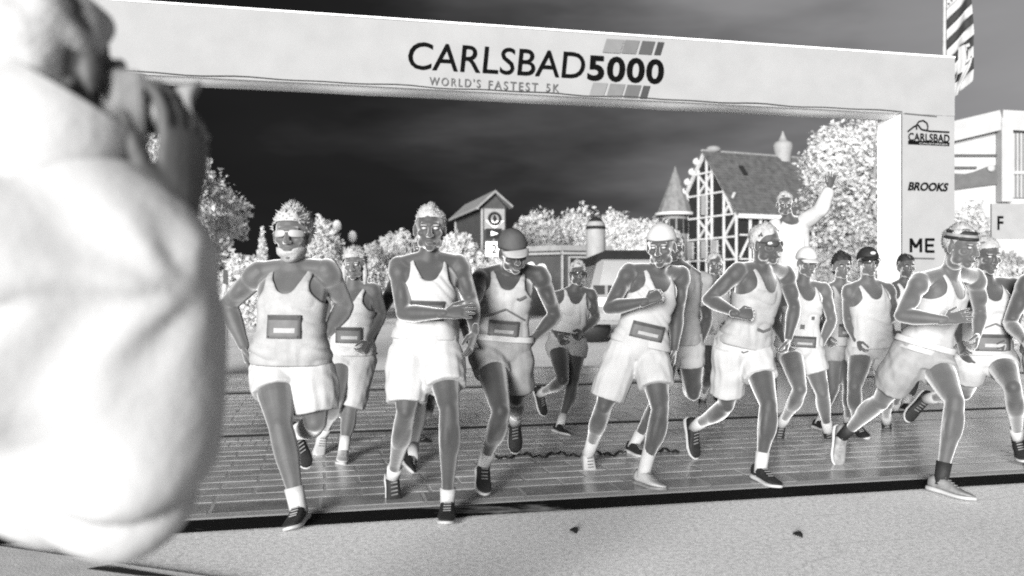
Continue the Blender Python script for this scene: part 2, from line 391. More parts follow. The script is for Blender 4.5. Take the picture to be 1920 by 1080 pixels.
def slanted(px0, px1, pyt, pyb, v):
    mb = MB(); u0, zt = on_plane(px0, pyt, VB); u1, _ = on_plane(px1, pyt, VB); _, zb = on_plane(px0, pyb, VB); sl = (zt-zb)*.32
    P = [lp(u0-sl, VB-.013, zb), lp(u1-sl, VB-.013, zb), lp(u1, VB-.013, zt), lp(u0, VB-.013, zt)]
    mb.prism(P, NV*.002); mb.build('logo_stripe', mat('stripe_%d' % round(v*1000), v, .7, .05, 10), fp)
for q, (a, b) in enumerate(((1137, 1170), (1172, 1199), (1204, 1228), (1233, 1245))): slanted(a, b, 73+2*q, 99+1.5*q, (.155, .115, .055, .025)[q])
for q, (a, b) in enumerate(((1112, 1139), (1144, 1172), (1176, 1202), (1206, 1219))): slanted(a, b, 155+2*q, 181+1.5*q, (.165, .135, .085, .035)[q])
# leg prints
legp = [o for o in arch.children if o.name.startswith('leg_panel')][-1]; VL = VB-.002
def arc_print(pts, w, m=INK):
    mb = MB(); P = [lp(*on_plane(x, y, VL)[:1], VL-.012, on_plane(x, y, VL)[1]) for x, y in pts]
    for a, b in zip(P[:-1], P[1:]): mb.bar(a, b, w, .004, up=NV)
    mb.build('crest_line', m, legp)
arc_print([(1701, 247), (1712, 238), (1720, 234), (1727, 243), (1742, 246), (1779, 248)], .020)
arc_print([(1718, 243), (1717, 235), (1722, 228), (1730, 226), (1737, 231), (1739, 238), (1737, 245)], .018)
lettering('CARLSBAD', 1702, 1779, 264, 249, VL, INK, legp, bold=.012, space=1.05)
arc_print([(1702, 267), (1779, 270.5)], .050); lettering('CALIFORNIA', 1722, 1776, 270.5, 267.5, VL, BAN, legp, bold=.01, off=.017)
lettering('BROOKS', 1701, 1777, 357, 341, VL, INK, legp, bold=.028, shear=.25)
mb = MB(); q_ = lambda x, y: lp(on_plane(x, y, VL)[0], VL-.014, on_plane(x, y, VL)[1])
for (xa, ya, xb, yb) in ((1707, 473, 1707, 447), (1707, 448, 1716, 464), (1716, 464, 1725.5, 448), (1725.5, 447, 1725.5, 473)): mb.bar(q_(xa, ya), q_(xb, yb), .040, .004, up=NV)
mb.build('lettering', INK, legp); mb = MB()
for (xa, ya, xb, yb) in ((1735.5, 473, 1735.5, 447), (1736, 449, 1751, 449.2), (1736, 460, 1749.5, 460.2), (1736, 471.5, 1751, 471.7)): mb.bar(q_(xa, ya), q_(xb, yb), .036, .004, up=NV)
mb.build('lettering', INK, legp)
mb = MB(); mb.bar(q_(1704, 484), q_(1751, 485), .02, .004, up=NV); mb.build('small_print', GINK, legp)
# ---------------------------------------------------------------- flag on its pole behind the arch
fg = thing('flag', 'striped flag hanging limp from a pole behind the right end of the arch', 'flag', at(1772, 540, 13.2)*1)
fg.location.z = 0; FB = at(1771, 60, 13.2); pole = MB(); pole.tube([(FB.x-.02, FB.y+.03, 0), (FB.x+.03, FB.y+.03, 7.6)], [.035, .028], 12); pole.build('flagpole', mat('pole_pale', .30, .5, .1, 10), fg, True)
FW, FD = mat('flag_pale', .34, .8, .06, 10), mat('flag_dark', .015, .8, .1, 10)
def fpt(a, b):   # a down the hoist (m), b out along the stripe 0..1
    w = .40*(1-max(0, (a-1.35))*.42); x = w*b; z = .46*b*(1-.35*max(0, a-1.2)); y = .07*math.sin(b*7+a*2.2)*b
    x += .06*max(0, a-1.3)*(1+math.sin(a*4))
    return Vector((FB.x+.02+x+a*.0, FB.y-.03+y, FB.z+.95-a+z*(.9)))
for st in range(13):
    a0, a1 = st*.155, (st+1)*.155; V, F = [], []; b0 = .36 if st < 4 else 0.0
    for j in range(4):
        for i in range(17): V.append(fpt(a0+(a1-a0)*j/3, b0+(1-b0)*i/16))
    F = [(j*17+i, j*17+i+1, (j+1)*17+i+1, (j+1)*17+i) for j in range(3) for i in range(16)]
    o = link_mesh('stripe', V, F, FD if st % 2 else FW, fg); solid(o, .004)
V, F = [], []
for j in range(13):
    for i in range(7): V.append(fpt(j*.155*4/12, .36*i/6)-Vector((0, .006, 0)))
F = [(j*7+i, j*7+i+1, (j+1)*7+i+1, (j+1)*7+i) for j in range(12) for i in range(6)]
can = link_mesh('canton', V, F, FW, fg); solid(can, .004)
for j in range(5):
    for i in range(3):
        c = fpt(.07+j*.12, .06+i*.12)-Vector((0, .014, 0)); mb = MB(); P = []
        for q in range(10):
            r_ = .026 if q % 2 == 0 else .011; P.append(c+Vector((r_*math.sin(q*.6283), 0, r_*math.cos(q*.6283))))
        mb.prism(P, (0, .003, 0)); mb.build('star', mat('flag_star', .06, .8), can)
V, F = [], []        # the folded tail that hangs below
for j in range(19):
    z = j/18
    for i in range(9):
        b = i/8; V.append(Vector((FB.x+.12+.06*math.sin(z*5)+(b*(.24-.14*z)), FB.y-.06+.05*math.sin(b*9+z*3), FB.z-.28-.80*z+.10*b)))
F = [(j*9+i, j*9+i+1, (j+1)*9+i+1, (j+1)*9+i) for j in range(18) for i in range(8)]
o = link_mesh('fold', V, F, FW, fg); solid(o, .005)
for (zz, bb) in ((.12, .75), (.50, .12)):
    V = [Vector((FB.x+.12+.06*math.sin(z*5)+(b*(.24-.14*z)), FB.y-.075+.05*math.sin(b*9+z*3), FB.z-.28-.80*z+.10*b)) for z in (zz, zz+.06, zz+.12, zz+.17) for b in (bb, bb+.12, bb+.22)]
    F = [(j*3+i, j*3+i+1, (j+1)*3+i+1, (j+1)*3+i) for j in range(3) for i in range(2)]
    o2 = link_mesh('fold_stripe', V, F, FD, o); solid(o2, .004)

# ---------------------------------------------------------------- trees
def leafmat(name, v):
    m = mat(name, v, .7, .10, 1.5, 0, spec=.3); nt = m.node_tree; N = nt.nodes; L = nt.links; p = N['Principled BSDF']; out = [n for n in N if n.type == 'OUTPUT_MATERIAL'][0]
    t = N.new('ShaderNodeBsdfTranslucent'); mx = N.new('ShaderNodeMixShader'); mx.inputs[0].default_value = .55
    src = p.inputs['Base Color'].links[0].from_socket; L.new(src, t.inputs['Color']); L.new(p.outputs[0], mx.inputs[1]); L.new(t.outputs[0], mx.inputs[2]); L.new(mx.outputs[0], out.inputs['Surface']); return m
LEAF = leafmat('pale_foliage', .86); LEAF2 = leafmat('pale_foliage_b', .78); BARK = mat('pale_bark', .22, .85, .2, 8, .4, 30)
def leaf_cloud(lobes, n, size, seed):
    g = np.random.default_rng(seed); vol = np.array([l[1][0]*l[1][1]*l[1][2] for l in lobes])**.7; vol /= vol.sum()
    idx = g.choice(len(lobes), n, p=vol); C = np.array([l[0] for l in lobes])[idx]; R = np.array([l[1] for l in lobes])[idx]
    d = g.normal(size=(n, 3)); d /= np.linalg.norm(d, axis=1)[:, None]; rad = .55+.5*g.random(n)**.6
    # uneven outline: bumps over every lobe
    bump = 1+.16*np.sin(d @ np.array([5., 3., 7.])+idx*2.1)+.10*np.sin(d @ np.array([-9., 11., 6.])+idx)
    c = C+d*R*(rad*bump)[:, None]
    a = g.normal(size=(n, 3)); a /= np.linalg.norm(a, axis=1)[:, None]; b = np.cross(a, d+g.normal(size=(n, 3))*.8); b /= np.linalg.norm(b, axis=1)[:, None]+1e-9
    s = (size*(.6+.8*g.random(n)))[:, None]
    V = np.stack([c-a*s, c-b*s*.55, c+a*s, c+b*s*.55], 1).reshape(-1, 3); F = np.arange(n*4).reshape(-1, 4)
    return V, F
def fast_mesh(name, V, F, m, parent):
    me = bpy.data.meshes.new(name); me.vertices.add(len(V)); me.vertices.foreach_set('co', V.astype(np.float32).ravel())
    me.loops.add(F.size); me.loops.foreach_set('vertex_index', F.astype(np.int32).ravel()); me.polygons.add(len(F)); me.polygons.foreach_set('loop_start', np.arange(0, F.size, F.shape[1], dtype=np.int32))
    me.update(calc_edges=True); me.validate(); me.materials.append(m); o = bpy.data.objects.new(name, me); COL.objects.link(o); attach(o, parent); return o
def tree(px, Y, top, wpx, label, group, n=5000, size=.16, seed=1, low=None, name='tree', conifer=False, m=LEAF, trunk=True, sq=1.0):
    x = (px-960)/FPX*Y; zt = CAMH+(540-top)/FPX*Y; w = wpx/FPX*Y/2
    root = thing(name, label, 'tree' if name != 'bush' else 'bush', (x, Y, 0), group)
    zb = zt*(.30 if low is None else low); g = np.random.default_rng(seed); lobes = []
    if conifer:
        for q in range(9):
            f = q/8; lobes.append(((x, Y, zb+(zt-zb)*f*.95), (w*(1-f*.88), w*(1-f*.88), (zt-zb)*.10)))
    else:
        H = (zt-zb)/2; cz = (zt+zb)/2
        lobes.append(((x, Y, cz), (w*.72, w*.72*sq, H*.78)))
        for q in range(13):
            d = g.normal(size=3); d /= np.linalg.norm(d); r = .26+.22*g.random()
            lobes.append(((x+d[0]*w*(1-r)*.95, Y+d[1]*w*(1-r)*.9*sq, cz+d[2]*H*(1-r)), (w*r, w*r*sq, H*r)))
    V, F = leaf_cloud(lobes, n, size, seed); fast_mesh('crown', V, F, m, root)
    if trunk:
        mb = MB(); mb.tube([(x, Y, 0), (x+.05, Y, zb*.6), (x+.1*w, Y, (zb+zt)/2)], [w*.13, w*.10, w*.05], 10); mb.build('trunk', BARK, root, True)
        for q in range(4):
            a = q*1.57+seed; mb = MB(); mb.tube([(x+.05, Y, zb*.75), (x+math.cos(a)*w*.4, Y+math.sin(a)*w*.4*sq, zb+(zt-zb)*.45), (x+math.cos(a)*w*.7, Y+math.sin(a)*w*.7*sq, zb+(zt-zb)*.68)], [w*.06, w*.04, w*.015], 8); mb.build('limb', BARK, root, True)
    return root
tree(285, 27, 255, 370, 'large leafy tree behind the photographer at the left edge', 'background trees', 45000, .085, 3, .10)
tree(492, 52, 433, 46, 'small pointed conifer between the left tree and the bearded runner', 'background trees', 6000, .11, 4, .05, conifer=True)
tree(608, 44, 408, 92, 'round tree rising behind the bearded runner', 'background trees', 10000, .11, 5, .15)
tree(1628, 25, 205, 300, 'tall broad tree beside the arch leg, in front of the timbered house', 'background trees', 50000, .075, 6, .14)
for q, (px, top, w, Y, lb) in enumerate(((1012, 384, 130, 58, 'bushy tree right of the small clock tower'), (1092, 376, 130, 62, 'highest bushy tree behind the low shop'), (1160, 392, 120, 60, 'bushy tree behind the round pale column'), (1228, 404, 110, 57, 'bushy tree just left of the turret'))):
    tree(px, Y, top, w, lb, 'background trees', 13000, .14, 20+q, .06)
for q, (px, top, w, Y, lb) in enumerate(((690, 452, 90, 43, 'low round tree above the white long-haired runner'), (745, 430, 90, 46, 'round tree left of the tall lean runner'), (860, 437, 110, 40, 'trimmed tree in front of the clock tower'), (925, 462, 80, 41, 'low tree behind the charcoal cap'))):
    tree(px, Y, top, w, lb, 'background trees', 9000, .12, 30+q, .08)
for q, (px, top, w, Y, lb) in enumerate(((462, 472, 120, 24, 'pale bush beyond the bearded runner, left end of the hedge'), (575, 478, 120, 33, 'pale bush behind the bearded runner'), (680, 478, 130, 34, 'pale bush behind the long-haired runner'), (790, 474, 130, 33, 'pale bush behind the tall lean runner'), (905, 488, 120, 32, 'pale bush behind the charcoal cap runner'), (1240, 470, 150, 30, 'pale bush behind the raised-fist runner'), (1560, 452, 150, 23, 'dense pale bush under the broad tree'), (1660, 470, 110, 21, 'pale bush beside the arch leg'), (1825, 372, 90, 19, 'pale shrub below the dark shop sign'), (1900, 470, 110, 18, 'pale shrub at the right edge below the letter board'))):
    tree(px, Y, top, w, lb, 'bushes behind the runners', 9000, .075, 40+q, .02, name='bush', m=LEAF2 if q % 2 else LEAF, trunk=False)
# ---------------------------------------------------------------- street lamps far left
for (px, top, lb) in ((632, 420, 'thin lamp post left of the pair above the trees'), (661, 440, 'thin lamp post right of the pair above the trees')):
    Y = 46; p = at(px, top, Y); t = thing('street_lamp', lb, 'lamp', (p.x, Y, 0), 'lamp posts above the trees')
    mb = MB(); mb.tube([(p.x, Y, 0), (p.x, Y, p.z-.3)], [.07, .05], 10); mb.build('pole', BARK, t, True)
    mb = MB(); mb.add(*ellipsoid((p.x, Y, p.z-.1), (.24, .24, .32))); mb.build('lamp_head', LEAF, t, True)

# ---------------------------------------------------------------- small tower with a round emblem
W_D = mat('dark_render', .045, .85, .15, 3, .2, 20); W_P = mat('pale_trim', .24, .7, .1, 6); ROOF = mat('grey_roof_tiles', .085, .8, .25, 2.2, .5, 9); BLK = mat('black_render', .008, .85, .3, 3, .2, 20); ROOFP = mat('pale_roof', .20, .8, .15, 3, .4, 10)
def oriented(corner, da, db):
    """box-shaped building maths: corner point, two ground directions"""
    return lambda a, b, z: Vector((corner[0]+da[0]*a+db[0]*b, corner[1]+da[1]*a+db[1]*b, z))
def wallbox(mb, f, a0, a1, b0, b1, z0, z1):
    P = [f(a, b, z) for z in (z0, z1) for a, b in ((a0, b0), (a1, b0), (a1, b1), (a0, b1))]
    return mb.add(P, [(3, 2, 1, 0), (4, 5, 6, 7), (0, 1, 5, 4), (1, 2, 6, 5), (2, 3, 7, 6), (3, 0, 4, 7)])
tw = thing('small_tower', 'small square tower with gabled roof and round emblem behind the tall lean runner', 'tower', at(905, 540, 45)*1); tw.location.z = 0
c0 = at(905, 540, 45); fa = (.97, .25); fb = (-.25, .97)
f = oriented(c0, fa, fb); mb = MB(); wallbox(mb, f, 0, 1.25, 0, 7.6, 0, 5.55); mb.build('wall', W_D, tw)
mb = MB(); mb.prism([f(-.32, -.3, 5.42), f(.62, -.3, 6.28), f(1.57, -.3, 5.50), f(1.57, -.3, 5.62), f(.62, -.3, 6.42), f(-.32, -.3, 5.56)], f(0, 8.2, 0)-f(0, 0, 0)); mb.build('roof', ROOFP, tw)
mb = MB(); mb.prism([f(.0, .01, 5.54), f(1.25, .01, 5.54), f(.62, .01, 6.24)], f(0, 7.5, 0)-f(0, 0, 0)); mb.build('gable', W_D, tw)
mb = MB(); mb.bar(f(-.34, -.3, 5.44), f(-.34, 7.9, 5.44), .12, .12); mb.build('eave', W_P, tw)
mb = MB(); mb.bar(f(-.03, 7.55, 0), f(-.03, 7.55, 5.45), .16, .1); mb.build('corner_post', W_P, tw); mb = MB(); mb.bar(f(-.03, .05, 0), f(-.03, .05, 5.45), .10, .1); mb.build('corner_post', W_P, tw)
mb = MB(); wallbox(mb, f, .08, 1.18, -.05, -.01, 4.35, 5.45); em = mb.build('emblem_board', W_P, tw)
cc = f(.63, -.07, 4.92); ad = Vector((fa[0], fa[1], 0))
mb = MB(); mb.tube([cc+ad*(.30*math.cos(a))+ZV*.30*math.sin(a) for a in np.linspace(0, 6.283, 25)], [.075]*25, 8, caps=False); mb.build('ring', BLK, em, True)
mb = MB(); mb.add(*ellipsoid(cc, (.10, .04, .20))); mb.build('emblem_mark', BLK, em, True)
mb = MB(); mb.prism([cc+ad*-.5+ZV*-.1, cc+ad*.5+ZV*-.1, cc+ZV*-.52], NV*.02); mb.build('emblem_mark', BAN2, em)
# road sign post in front of it
sp = thing('road_sign', 'post with a black square plate above a pale plate reading 2', 'sign', at(924, 540, 30)*1); sp.location.z = 0; q0 = at(926, 438, 30)
mb = MB(); mb.tube([(q0.x, 30.05, 0), (q0.x, 30.05, q0.z+.2)], [.03, .03], 8); mb.build('post', W_P, sp, True)
mb = MB(); mb.box((q0.x, 30, q0.z), (.56, .03, .36)); bp_ = mb.build('plate', BLK, sp); mb = MB(); mb.prism([(q0.x-.1, 29.97, q0.z-.08), (q0.x+.16, 29.97, q0.z), (q0.x-.1, 29.97, q0.z+.09)], (0, .01, 0)); mb.build('arrow', BAN2, bp_)
q1 = at(924, 467, 30); mb = MB(); mb.box((q1.x, 30, q1.z), (.50, .03, .52)); p2 = mb.build('plate', BAN2, sp)
def text3(body, c, h, w, m, parent, bold=.02, d=(1, 0, 0), n=(0, -1, 0)):
    cu = bpy.data.curves.new('t', 'FONT'); cu.body = body; cu.offset = bold; o = bpy.data.objects.new('t', cu); COL.objects.link(o)
    dg = bpy.context.evaluated_depsgraph_get(); me = bpy.data.meshes.new_from_object(o.evaluated_get(dg)); bpy.data.objects.remove(o)
    P = np.array([v.co[:] for v in me.vertices]); F = [tuple(p.vertices) for p in me.polygons]; bpy.data.meshes.remove(me)
    mn, mx = P.min(0), P.max(0); d = Vector(d); c = Vector(c)
    V = [c+d*((p[0]-mn[0])/(mx[0]-mn[0])-.5)*w+ZV*((p[1]-mn[1])/(mx[1]-mn[1])-.5)*h for p in P]
    o = link_mesh('lettering', V, F, m, parent, False); s_ = o.modifiers.new('t', 'SOLIDIFY'); s_.thickness = .006; return o
text3('2', (q1.x+.05, 29.975, q1.z), .32, .2, BLK, p2)
# low shop
sh = thing('shop_building', 'low dark shop with pale roof edge behind the charcoal cap runner', 'building', at(1052, 540, 38)*1); sh.location.z = 0; c1 = at(1053, 540, 38)
f = oriented(c1, (.97, .24), (-.80, .60)); mb = MB(); wallbox(mb, f, 0, 1.9, 0, 3.4, 0, 2.9); mb.build('wall', W_D, sh)
mb = MB(); wallbox(mb, f, -.25, 2.2, -.25, 3.7, 2.92, 3.16); mb.build('roof', ROOFP, sh)
mb = MB(); mb.bar(f(-.27, -.27, 2.8), f(2.2, -.27, 2.8), .10, .1); mb.bar(f(-.27, -.27, 2.8), f(-.27, 3.7, 2.8), .10, .1); mb.bar(f(0, -.03, 0), f(0, -.03, 2.9), .22, .1); mb.build('eave', W_P, sh)
mb = MB(); wallbox(mb, f, .35, 1.5, -.03, -.01, 1.2, 2.6); wn = mb.build('window', BLK, sh)
mb = MB(); wallbox(mb, f, .28, 1.57, -.06, -.035, 2.6, 2.68); wallbox(mb, f, .28, .35, -.06, -.035, 1.2, 2.6); mb.build('frame', W_P, wn)
for (b, z, r_) in ((1.0, 2.0, .36), (1.6, 2.2, .25)):
    mb = MB(); mb.add(*ellipsoid(f(-.05, b, z), (r_*.9, r_*.4, r_))); mb.build('round_sign', BAN2, sh, True)
# round pale column with a dark cap
Y = 30; p0 = at(1117, 420, Y); col = thing('advertising_column', 'round pale column with a dark top behind the small crop-top runner', 'column', (p0.x, Y, 0))
mb = MB(); mb.tube([(p0.x, Y, 0), (p0.x, Y, p0.z-.12)], [.34, .34], 24); mb.build('shaft', mat('column_pale', .27, .7, .08, 4), col, True)
mb = MB(); mb.tube([(p0.x, Y, p0.z-.12), (p0.x, Y, p0.z-.04)], [.36, .30], 24); mb.build('cap', BLK, col, True)
# parked van
vx = at(1195, 540, 19.0); van = thing('parked_van', 'pale van with a dark roof parked behind the raised-fist runner', 'van', (vx.x, 20.5, 0))
VAN = mat('van_paint', .17, .35, .04, 2, spec=.5); prof = [(-1.05, .45), (1.05, .45), (1.05, 1.25), (.86, 2.0), (-.86, 2.0), (-1.05, 1.25)]
mb = MB(); mb.prism([(vx.x+x, 19.0, z) for x, z in prof], (0, 4.2, 0)); mb.build('body', VAN, van)
mb = MB(); mb.prism([(vx.x+x, 18.95, z) for x, z in [(-.95, 1.80), (-.88, 2.006), (-.70, 2.10), (.70, 2.10), (.88, 2.006), (.95, 1.80), (.8, 1.90), (-.8, 1.90)]], (0, 4.2, 0)); mb.build('roof', BLK, van)
mb = MB(); mb.prism([(vx.x-.84, 18.985, 1.32), (vx.x+.84, 18.985, 1.32), (vx.x+.74, 18.985, 1.86), (vx.x-.74, 18.985, 1.86)], (0, .012, 0)); mb.build('windscreen', mat('windscreen_pale', .30, .2, .05, 2, spec=.6), van)
for x in (-.78, .78):
    mb = MB(); mb.box((vx.x+x, 18.98, .95), (.30, .04, .18)); mb.build('headlight', BAN2, van)
    for y in (19.7, 22.4):
        mb = MB(); mb.tube([(vx.x+x*1.18-.08, y, .33), (vx.x+x*1.18+.08, y, .33)], [.33, .33], 20); mb.build('wheel', MAT_BLACK, van, True)
mb = MB(); mb.box((vx.x, 18.98, .62), (1.9, .06, .16)); mb.build('bumper', W_P, van)
for (x0_, x1_) in ((-.98, -.74), (-.66, -.56)):
    mb = MB(); mb.box((vx.x+(x0_+x1_)/2, 18.975, 1.22), (x1_-x0_, .05, .20)); mb.build('grille', MAT_BLACK, van)

# ---------------------------------------------------------------- half-timbered house
C0 = at(1384, 540, 60); SD_ = Vector((.92, .39, 0)).normalized(); GD = Vector((-.39, .92, 0)).normalized()
hs_ = thing('timbered_house', 'half-timbered house with steep tiled roof, turret and rooftop cupola', 'house', (C0.x, C0.y, 0))
TIM = mat('pale_timber', .50, .75, .12, 4, .3, 20); hp = lambda s, g, z: C0+SD_*s+GD*g+ZV*(z-C0.z)
ZE, ZA, GW, LR = 6.8, 11.3, 7.6, 9.0
mb = MB(); mb.prism([hp(0, 0, 0), hp(0, GW, 0), hp(0, GW, ZE), hp(0, GW/2, ZA-.15), hp(0, 0, ZE)], SD_*.25); mb.build('gable_wall', BLK, hs_)
mb = MB(); mb.prism([hp(.26, 0, 0), hp(LR, 0, 0), hp(LR, 0, ZE), hp(.26, 0, ZE)], GD*.25); mb.build('side_wall', BLK, hs_)
mb = MB(); mb.prism([hp(.26, GW-.25, 0), hp(LR, GW-.25, 0), hp(LR, GW-.25, ZE), hp(.26, GW-.25, ZE)], GD*.25); mb.build('back_wall', BLK, hs_)
mb = MB(); mb.prism([hp(LR+.01, 0, 0), hp(LR+.01, GW, 0), hp(LR+.01, GW, ZE), hp(LR+.01, GW/2, ZA-.15), hp(LR+.01, 0, ZE)], SD_*.2); mb.build('gable_wall', BLK, hs_)
rt = (hp(0, GW/2, ZA)-hp(0, 0, ZE)).normalized()
rn = SD_.cross(rt).normalized(); 
if rn.z < 0: rn = -rn
mb = MB(); P = [hp(-.35, -.35, ZE-.45), hp(LR+.3, -.35, ZE-.45), hp(LR+.3, GW/2, ZA+.05), hp(-.35, GW/2, ZA+.05)]; mb.prism(P, rn*.14); rf = mb.build('roof', ROOF, hs_)
rt2 = (hp(0, GW/2, ZA)-hp(0, GW, ZE)).normalized(); rn2 = rt2.cross(SD_).normalized()
if rn2.z < 0: rn2 = -rn2
mb = MB(); P = [hp(-.35, GW+.35, ZE-.45), hp(LR+.3, GW+.35, ZE-.45), hp(LR+.3, GW/2+.02, ZA+.03), hp(-.35, GW/2+.02, ZA+.03)]; mb.prism(P, rn2*.14); mb.build('roof', ROOF, hs_)
# tile courses, one ridge of overlap per row
mb = MB()
for q in range(1, 22):
    t = q/22; a = hp(-.33, -.35, ZE-.45).lerp(hp(-.33, GW/2, ZA+.05), t)+rn*.16; b = hp(LR+.28, -.35, ZE-.45).lerp(hp(LR+.28, GW/2, ZA+.05), t)+rn*.16
    mb.bar(a, b, .05, .03, up=rn)
tag(mb.build('tile_course', ROOF, rf), kind='stuff')
mb = MB(); mb.tube([hp(-.3, GW/2, ZA+.16), hp(LR+.2, GW/2, ZA+.16)], [.12, .12], 8); mb.build('ridge', ROOFP, rf, True)
GK = GW/6.4
def beam(g0, z0, g1, z1, w=.20, sc=True):
    if sc: g0 *= GK; g1 *= GK
    mb = MB(); mb.bar(hp(-.06, g0, z0), hp(-.06, g1, z1), .12, w*.9, up=SD_); mb.build('timber_beam', TIM, hs_)
def gtop(g): return ZE+(ZA-.15-ZE)*(1-abs(g-GW/2)/(GW/2))
for z in (3.3, 4.9, 6.5, 8.2, 9.8):
    m_ = max(.0, (z-ZE)/(ZA-ZE))*GW/2; beam(m_+.05, z, GW-m_-.05, z, .22, False)
for g in (.1, 1.3, 2.5, 3.05, 3.9, 5.1, 6.3): beam(g, .1, g, gtop(g*GK)-.1, .16)
for (g0, z0, g1, z1) in ((1.3, 6.5, .25, 8.0), (1.3, 8.1, .5, 6.6), (2.5, 4.95, 3.9, 6.4), (3.9, 4.95, 2.5, 6.4), (2.5, 8.25, 3.9, 9.7), (3.9, 8.25, 2.5, 9.7), (5.1, 4.95, 6.2, 6.4), (.15, 3.4, 1.2, 4.8), (5.1, 3.4, 6.2, 4.8), (5.1, 6.6, 5.8, 7.6), (.15, 6.4, 1.2, 5.0)): beam(g0, z0, g1, z1, .15)
mb = MB(); mb.bar(hp(-.12, -.38, ZE-.55), hp(-.12, GW/2, ZA), .10, .34, up=SD_); mb.build('bargeboard', TIM, hs_)
mb = MB(); mb.bar(hp(-.12, GW+.38, ZE-.55), hp(-.12, GW/2, ZA), .10, .34, up=SD_); mb.build('bargeboard', TIM, hs_)
mb = MB(); mb.bar(hp(-.3, -.42, ZE-.5), hp(LR+.3, -.42, ZE-.5), .22, .30); mb.build('gutter', TIM, hs_)
for s in (1.0, 1.9, 2.9, 3.8, 4.8, 5.7, 6.7, 7.6): mb = MB(); mb.bar(hp(s, -.06, .1), hp(s, -.06, ZE-.5), .18, .1, up=GD); mb.build('timber_beam', TIM, hs_)
for (s0, z0, s1, z1) in ((.1, 3.4, .95, 4.9), (2.85, 3.4, 1.95, 4.9), (3.0, 5.1, 3.75, 6.2), (5.6, 3.4, 4.9, 4.9)): mb = MB(); mb.bar(hp(s0, -.065, z0), hp(s1, -.065, z1), .14, .1, up=GD); mb.build('timber_beam', TIM, hs_)
for z in (3.3, 5.0): mb = MB(); mb.bar(hp(.1, -.07, z), hp(LR, -.07, z), .1, .2, up=GD); mb.build('timber_beam', TIM, hs_)
for (g, z0, z1) in ((2.62*1.19, 6.65, 8.1), (1.55*1.19, 3.45, 4.75), (2.62*1.19, 3.45, 4.75), (4.1*1.19, 3.45, 4.75)):
    mb = MB(); mb.bar(hp(-.10, g+.45, z0), hp(-.10, g+.45, z1), .10, .95, up=SD_); wn = mb.build('window', mat('house_window', .12 if z0 < 6 else .22, .4, .1, 4), hs_)
    for q in range(1, 3): mb = MB(); mb.bar(hp(-.17, g+q*.3, z0), hp(-.17, g+q*.3, z1), .04, .05, up=SD_); mb.build('glazing_bar', TIM, wn)
    for q in range(1, 3): mb = MB(); mb.bar(hp(-.172, g, z0+(z1-z0)*q/3), hp(-.172, g+.9, z0+(z1-z0)*q/3), .04, .05, up=SD_); mb.build('glazing_bar', TIM, wn)
# dormer slit, ridge ball
d0 = hp(2.3, -.35, ZE-.45).lerp(hp(2.3, GW/2, ZA+.05), .62)+rn*.2; mb = MB(); mb.bar(d0, d0+rt*.95, .34, .18, up=rn); mb.build('roof_vent', BLK, rf)
mb = MB(); mb.add(*ellipsoid(hp(.7, GW/2, ZA+.32), (.55, .4, .28))); mb.build('ridge_cap', ROOFP, rf, True)
# stepped crockets on the far slope
for q in range(5):
    t = .25+q*.14; p = hp(-.2, GW+.35, ZE-.45).lerp(hp(-.2, GW/2, ZA+.05), t); mb = MB(); mb.add(*ellipsoid(p+ZV*.35, (.34, .34, .30))); mb.build('roof_ornament', TIM, rf, True)
# cupola
cu_ = hp(LR*.80, GW/2, ZA); mb = MB()
prof = [(.58, -.3), (.62, .3), (.72, .7), (.76, 1.0), (.66, 1.25), (.34, 1.38), (.26, 1.6), (.14, 1.85), (.03, 2.15)]
V = [cu_+Vector((r_*math.cos(2*math.pi*i/16), r_*math.sin(2*math.pi*i/16), z)) for r_, z in prof for i in range(16)]; F = [(j*16+i, j*16+(i+1) % 16, (j+1)*16+(i+1) % 16, (j+1)*16+i) for j in range(len(prof)-1) for i in range(16)]
mb.add(V, F); mb.build('cupola', W_P, rf, True)
# turret
tc_ = at(1266, 540, 66); mb = MB(); zb_ = CAMH+(540-402)/FPX*66; zt_ = CAMH+(540-312)/FPX*66
mb.tube([(tc_.x, tc_.y, 0), (tc_.x, tc_.y, zb_)], [1.0, 1.0], 12, caps=False); tu = mb.build('turret', mat('turret_render', .20, .8, .1, 3), hs_, True)
V = [Vector((tc_.x+r_*math.cos(2*math.pi*i/12), tc_.y+r_*math.sin(2*math.pi*i/12), z)) for r_, z in ((1.42, zb_), (.95, zb_+(zt_-zb_)*.33), (.49, zb_+(zt_-zb_)*.66), (.03, zt_)) for i in range(12)]
mb = MB(); mb.add(V, [(j*12+i, j*12+(i+1) % 12, (j+1)*12+(i+1) % 12, (j+1)*12+i) for j in range(3) for i in range(12)]); mb.build('turret_roof', mat('turret_tiles', .15, .8, .2, 3, .5, 8), tu, False)
mb = MB(); mb.tube([(tc_.x+1.44*math.cos(a), tc_.y+1.44*math.sin(a), zb_) for a in np.linspace(0, 6.283, 25)], [.13]*25, 8, caps=False); mb.build('turret_eave', TIM, tu, True)
for a in (-2.5, -1.95, -1.4, -.85):
    mb = MB(); mb.box((tc_.x+1.0*math.cos(a), tc_.y+1.0*math.sin(a), zb_-.95), (.42, .16, 1.1), Matrix.Rotation(a+math.pi/2, 3, 'Z')); mb.build('turret_window', BLK, tu)

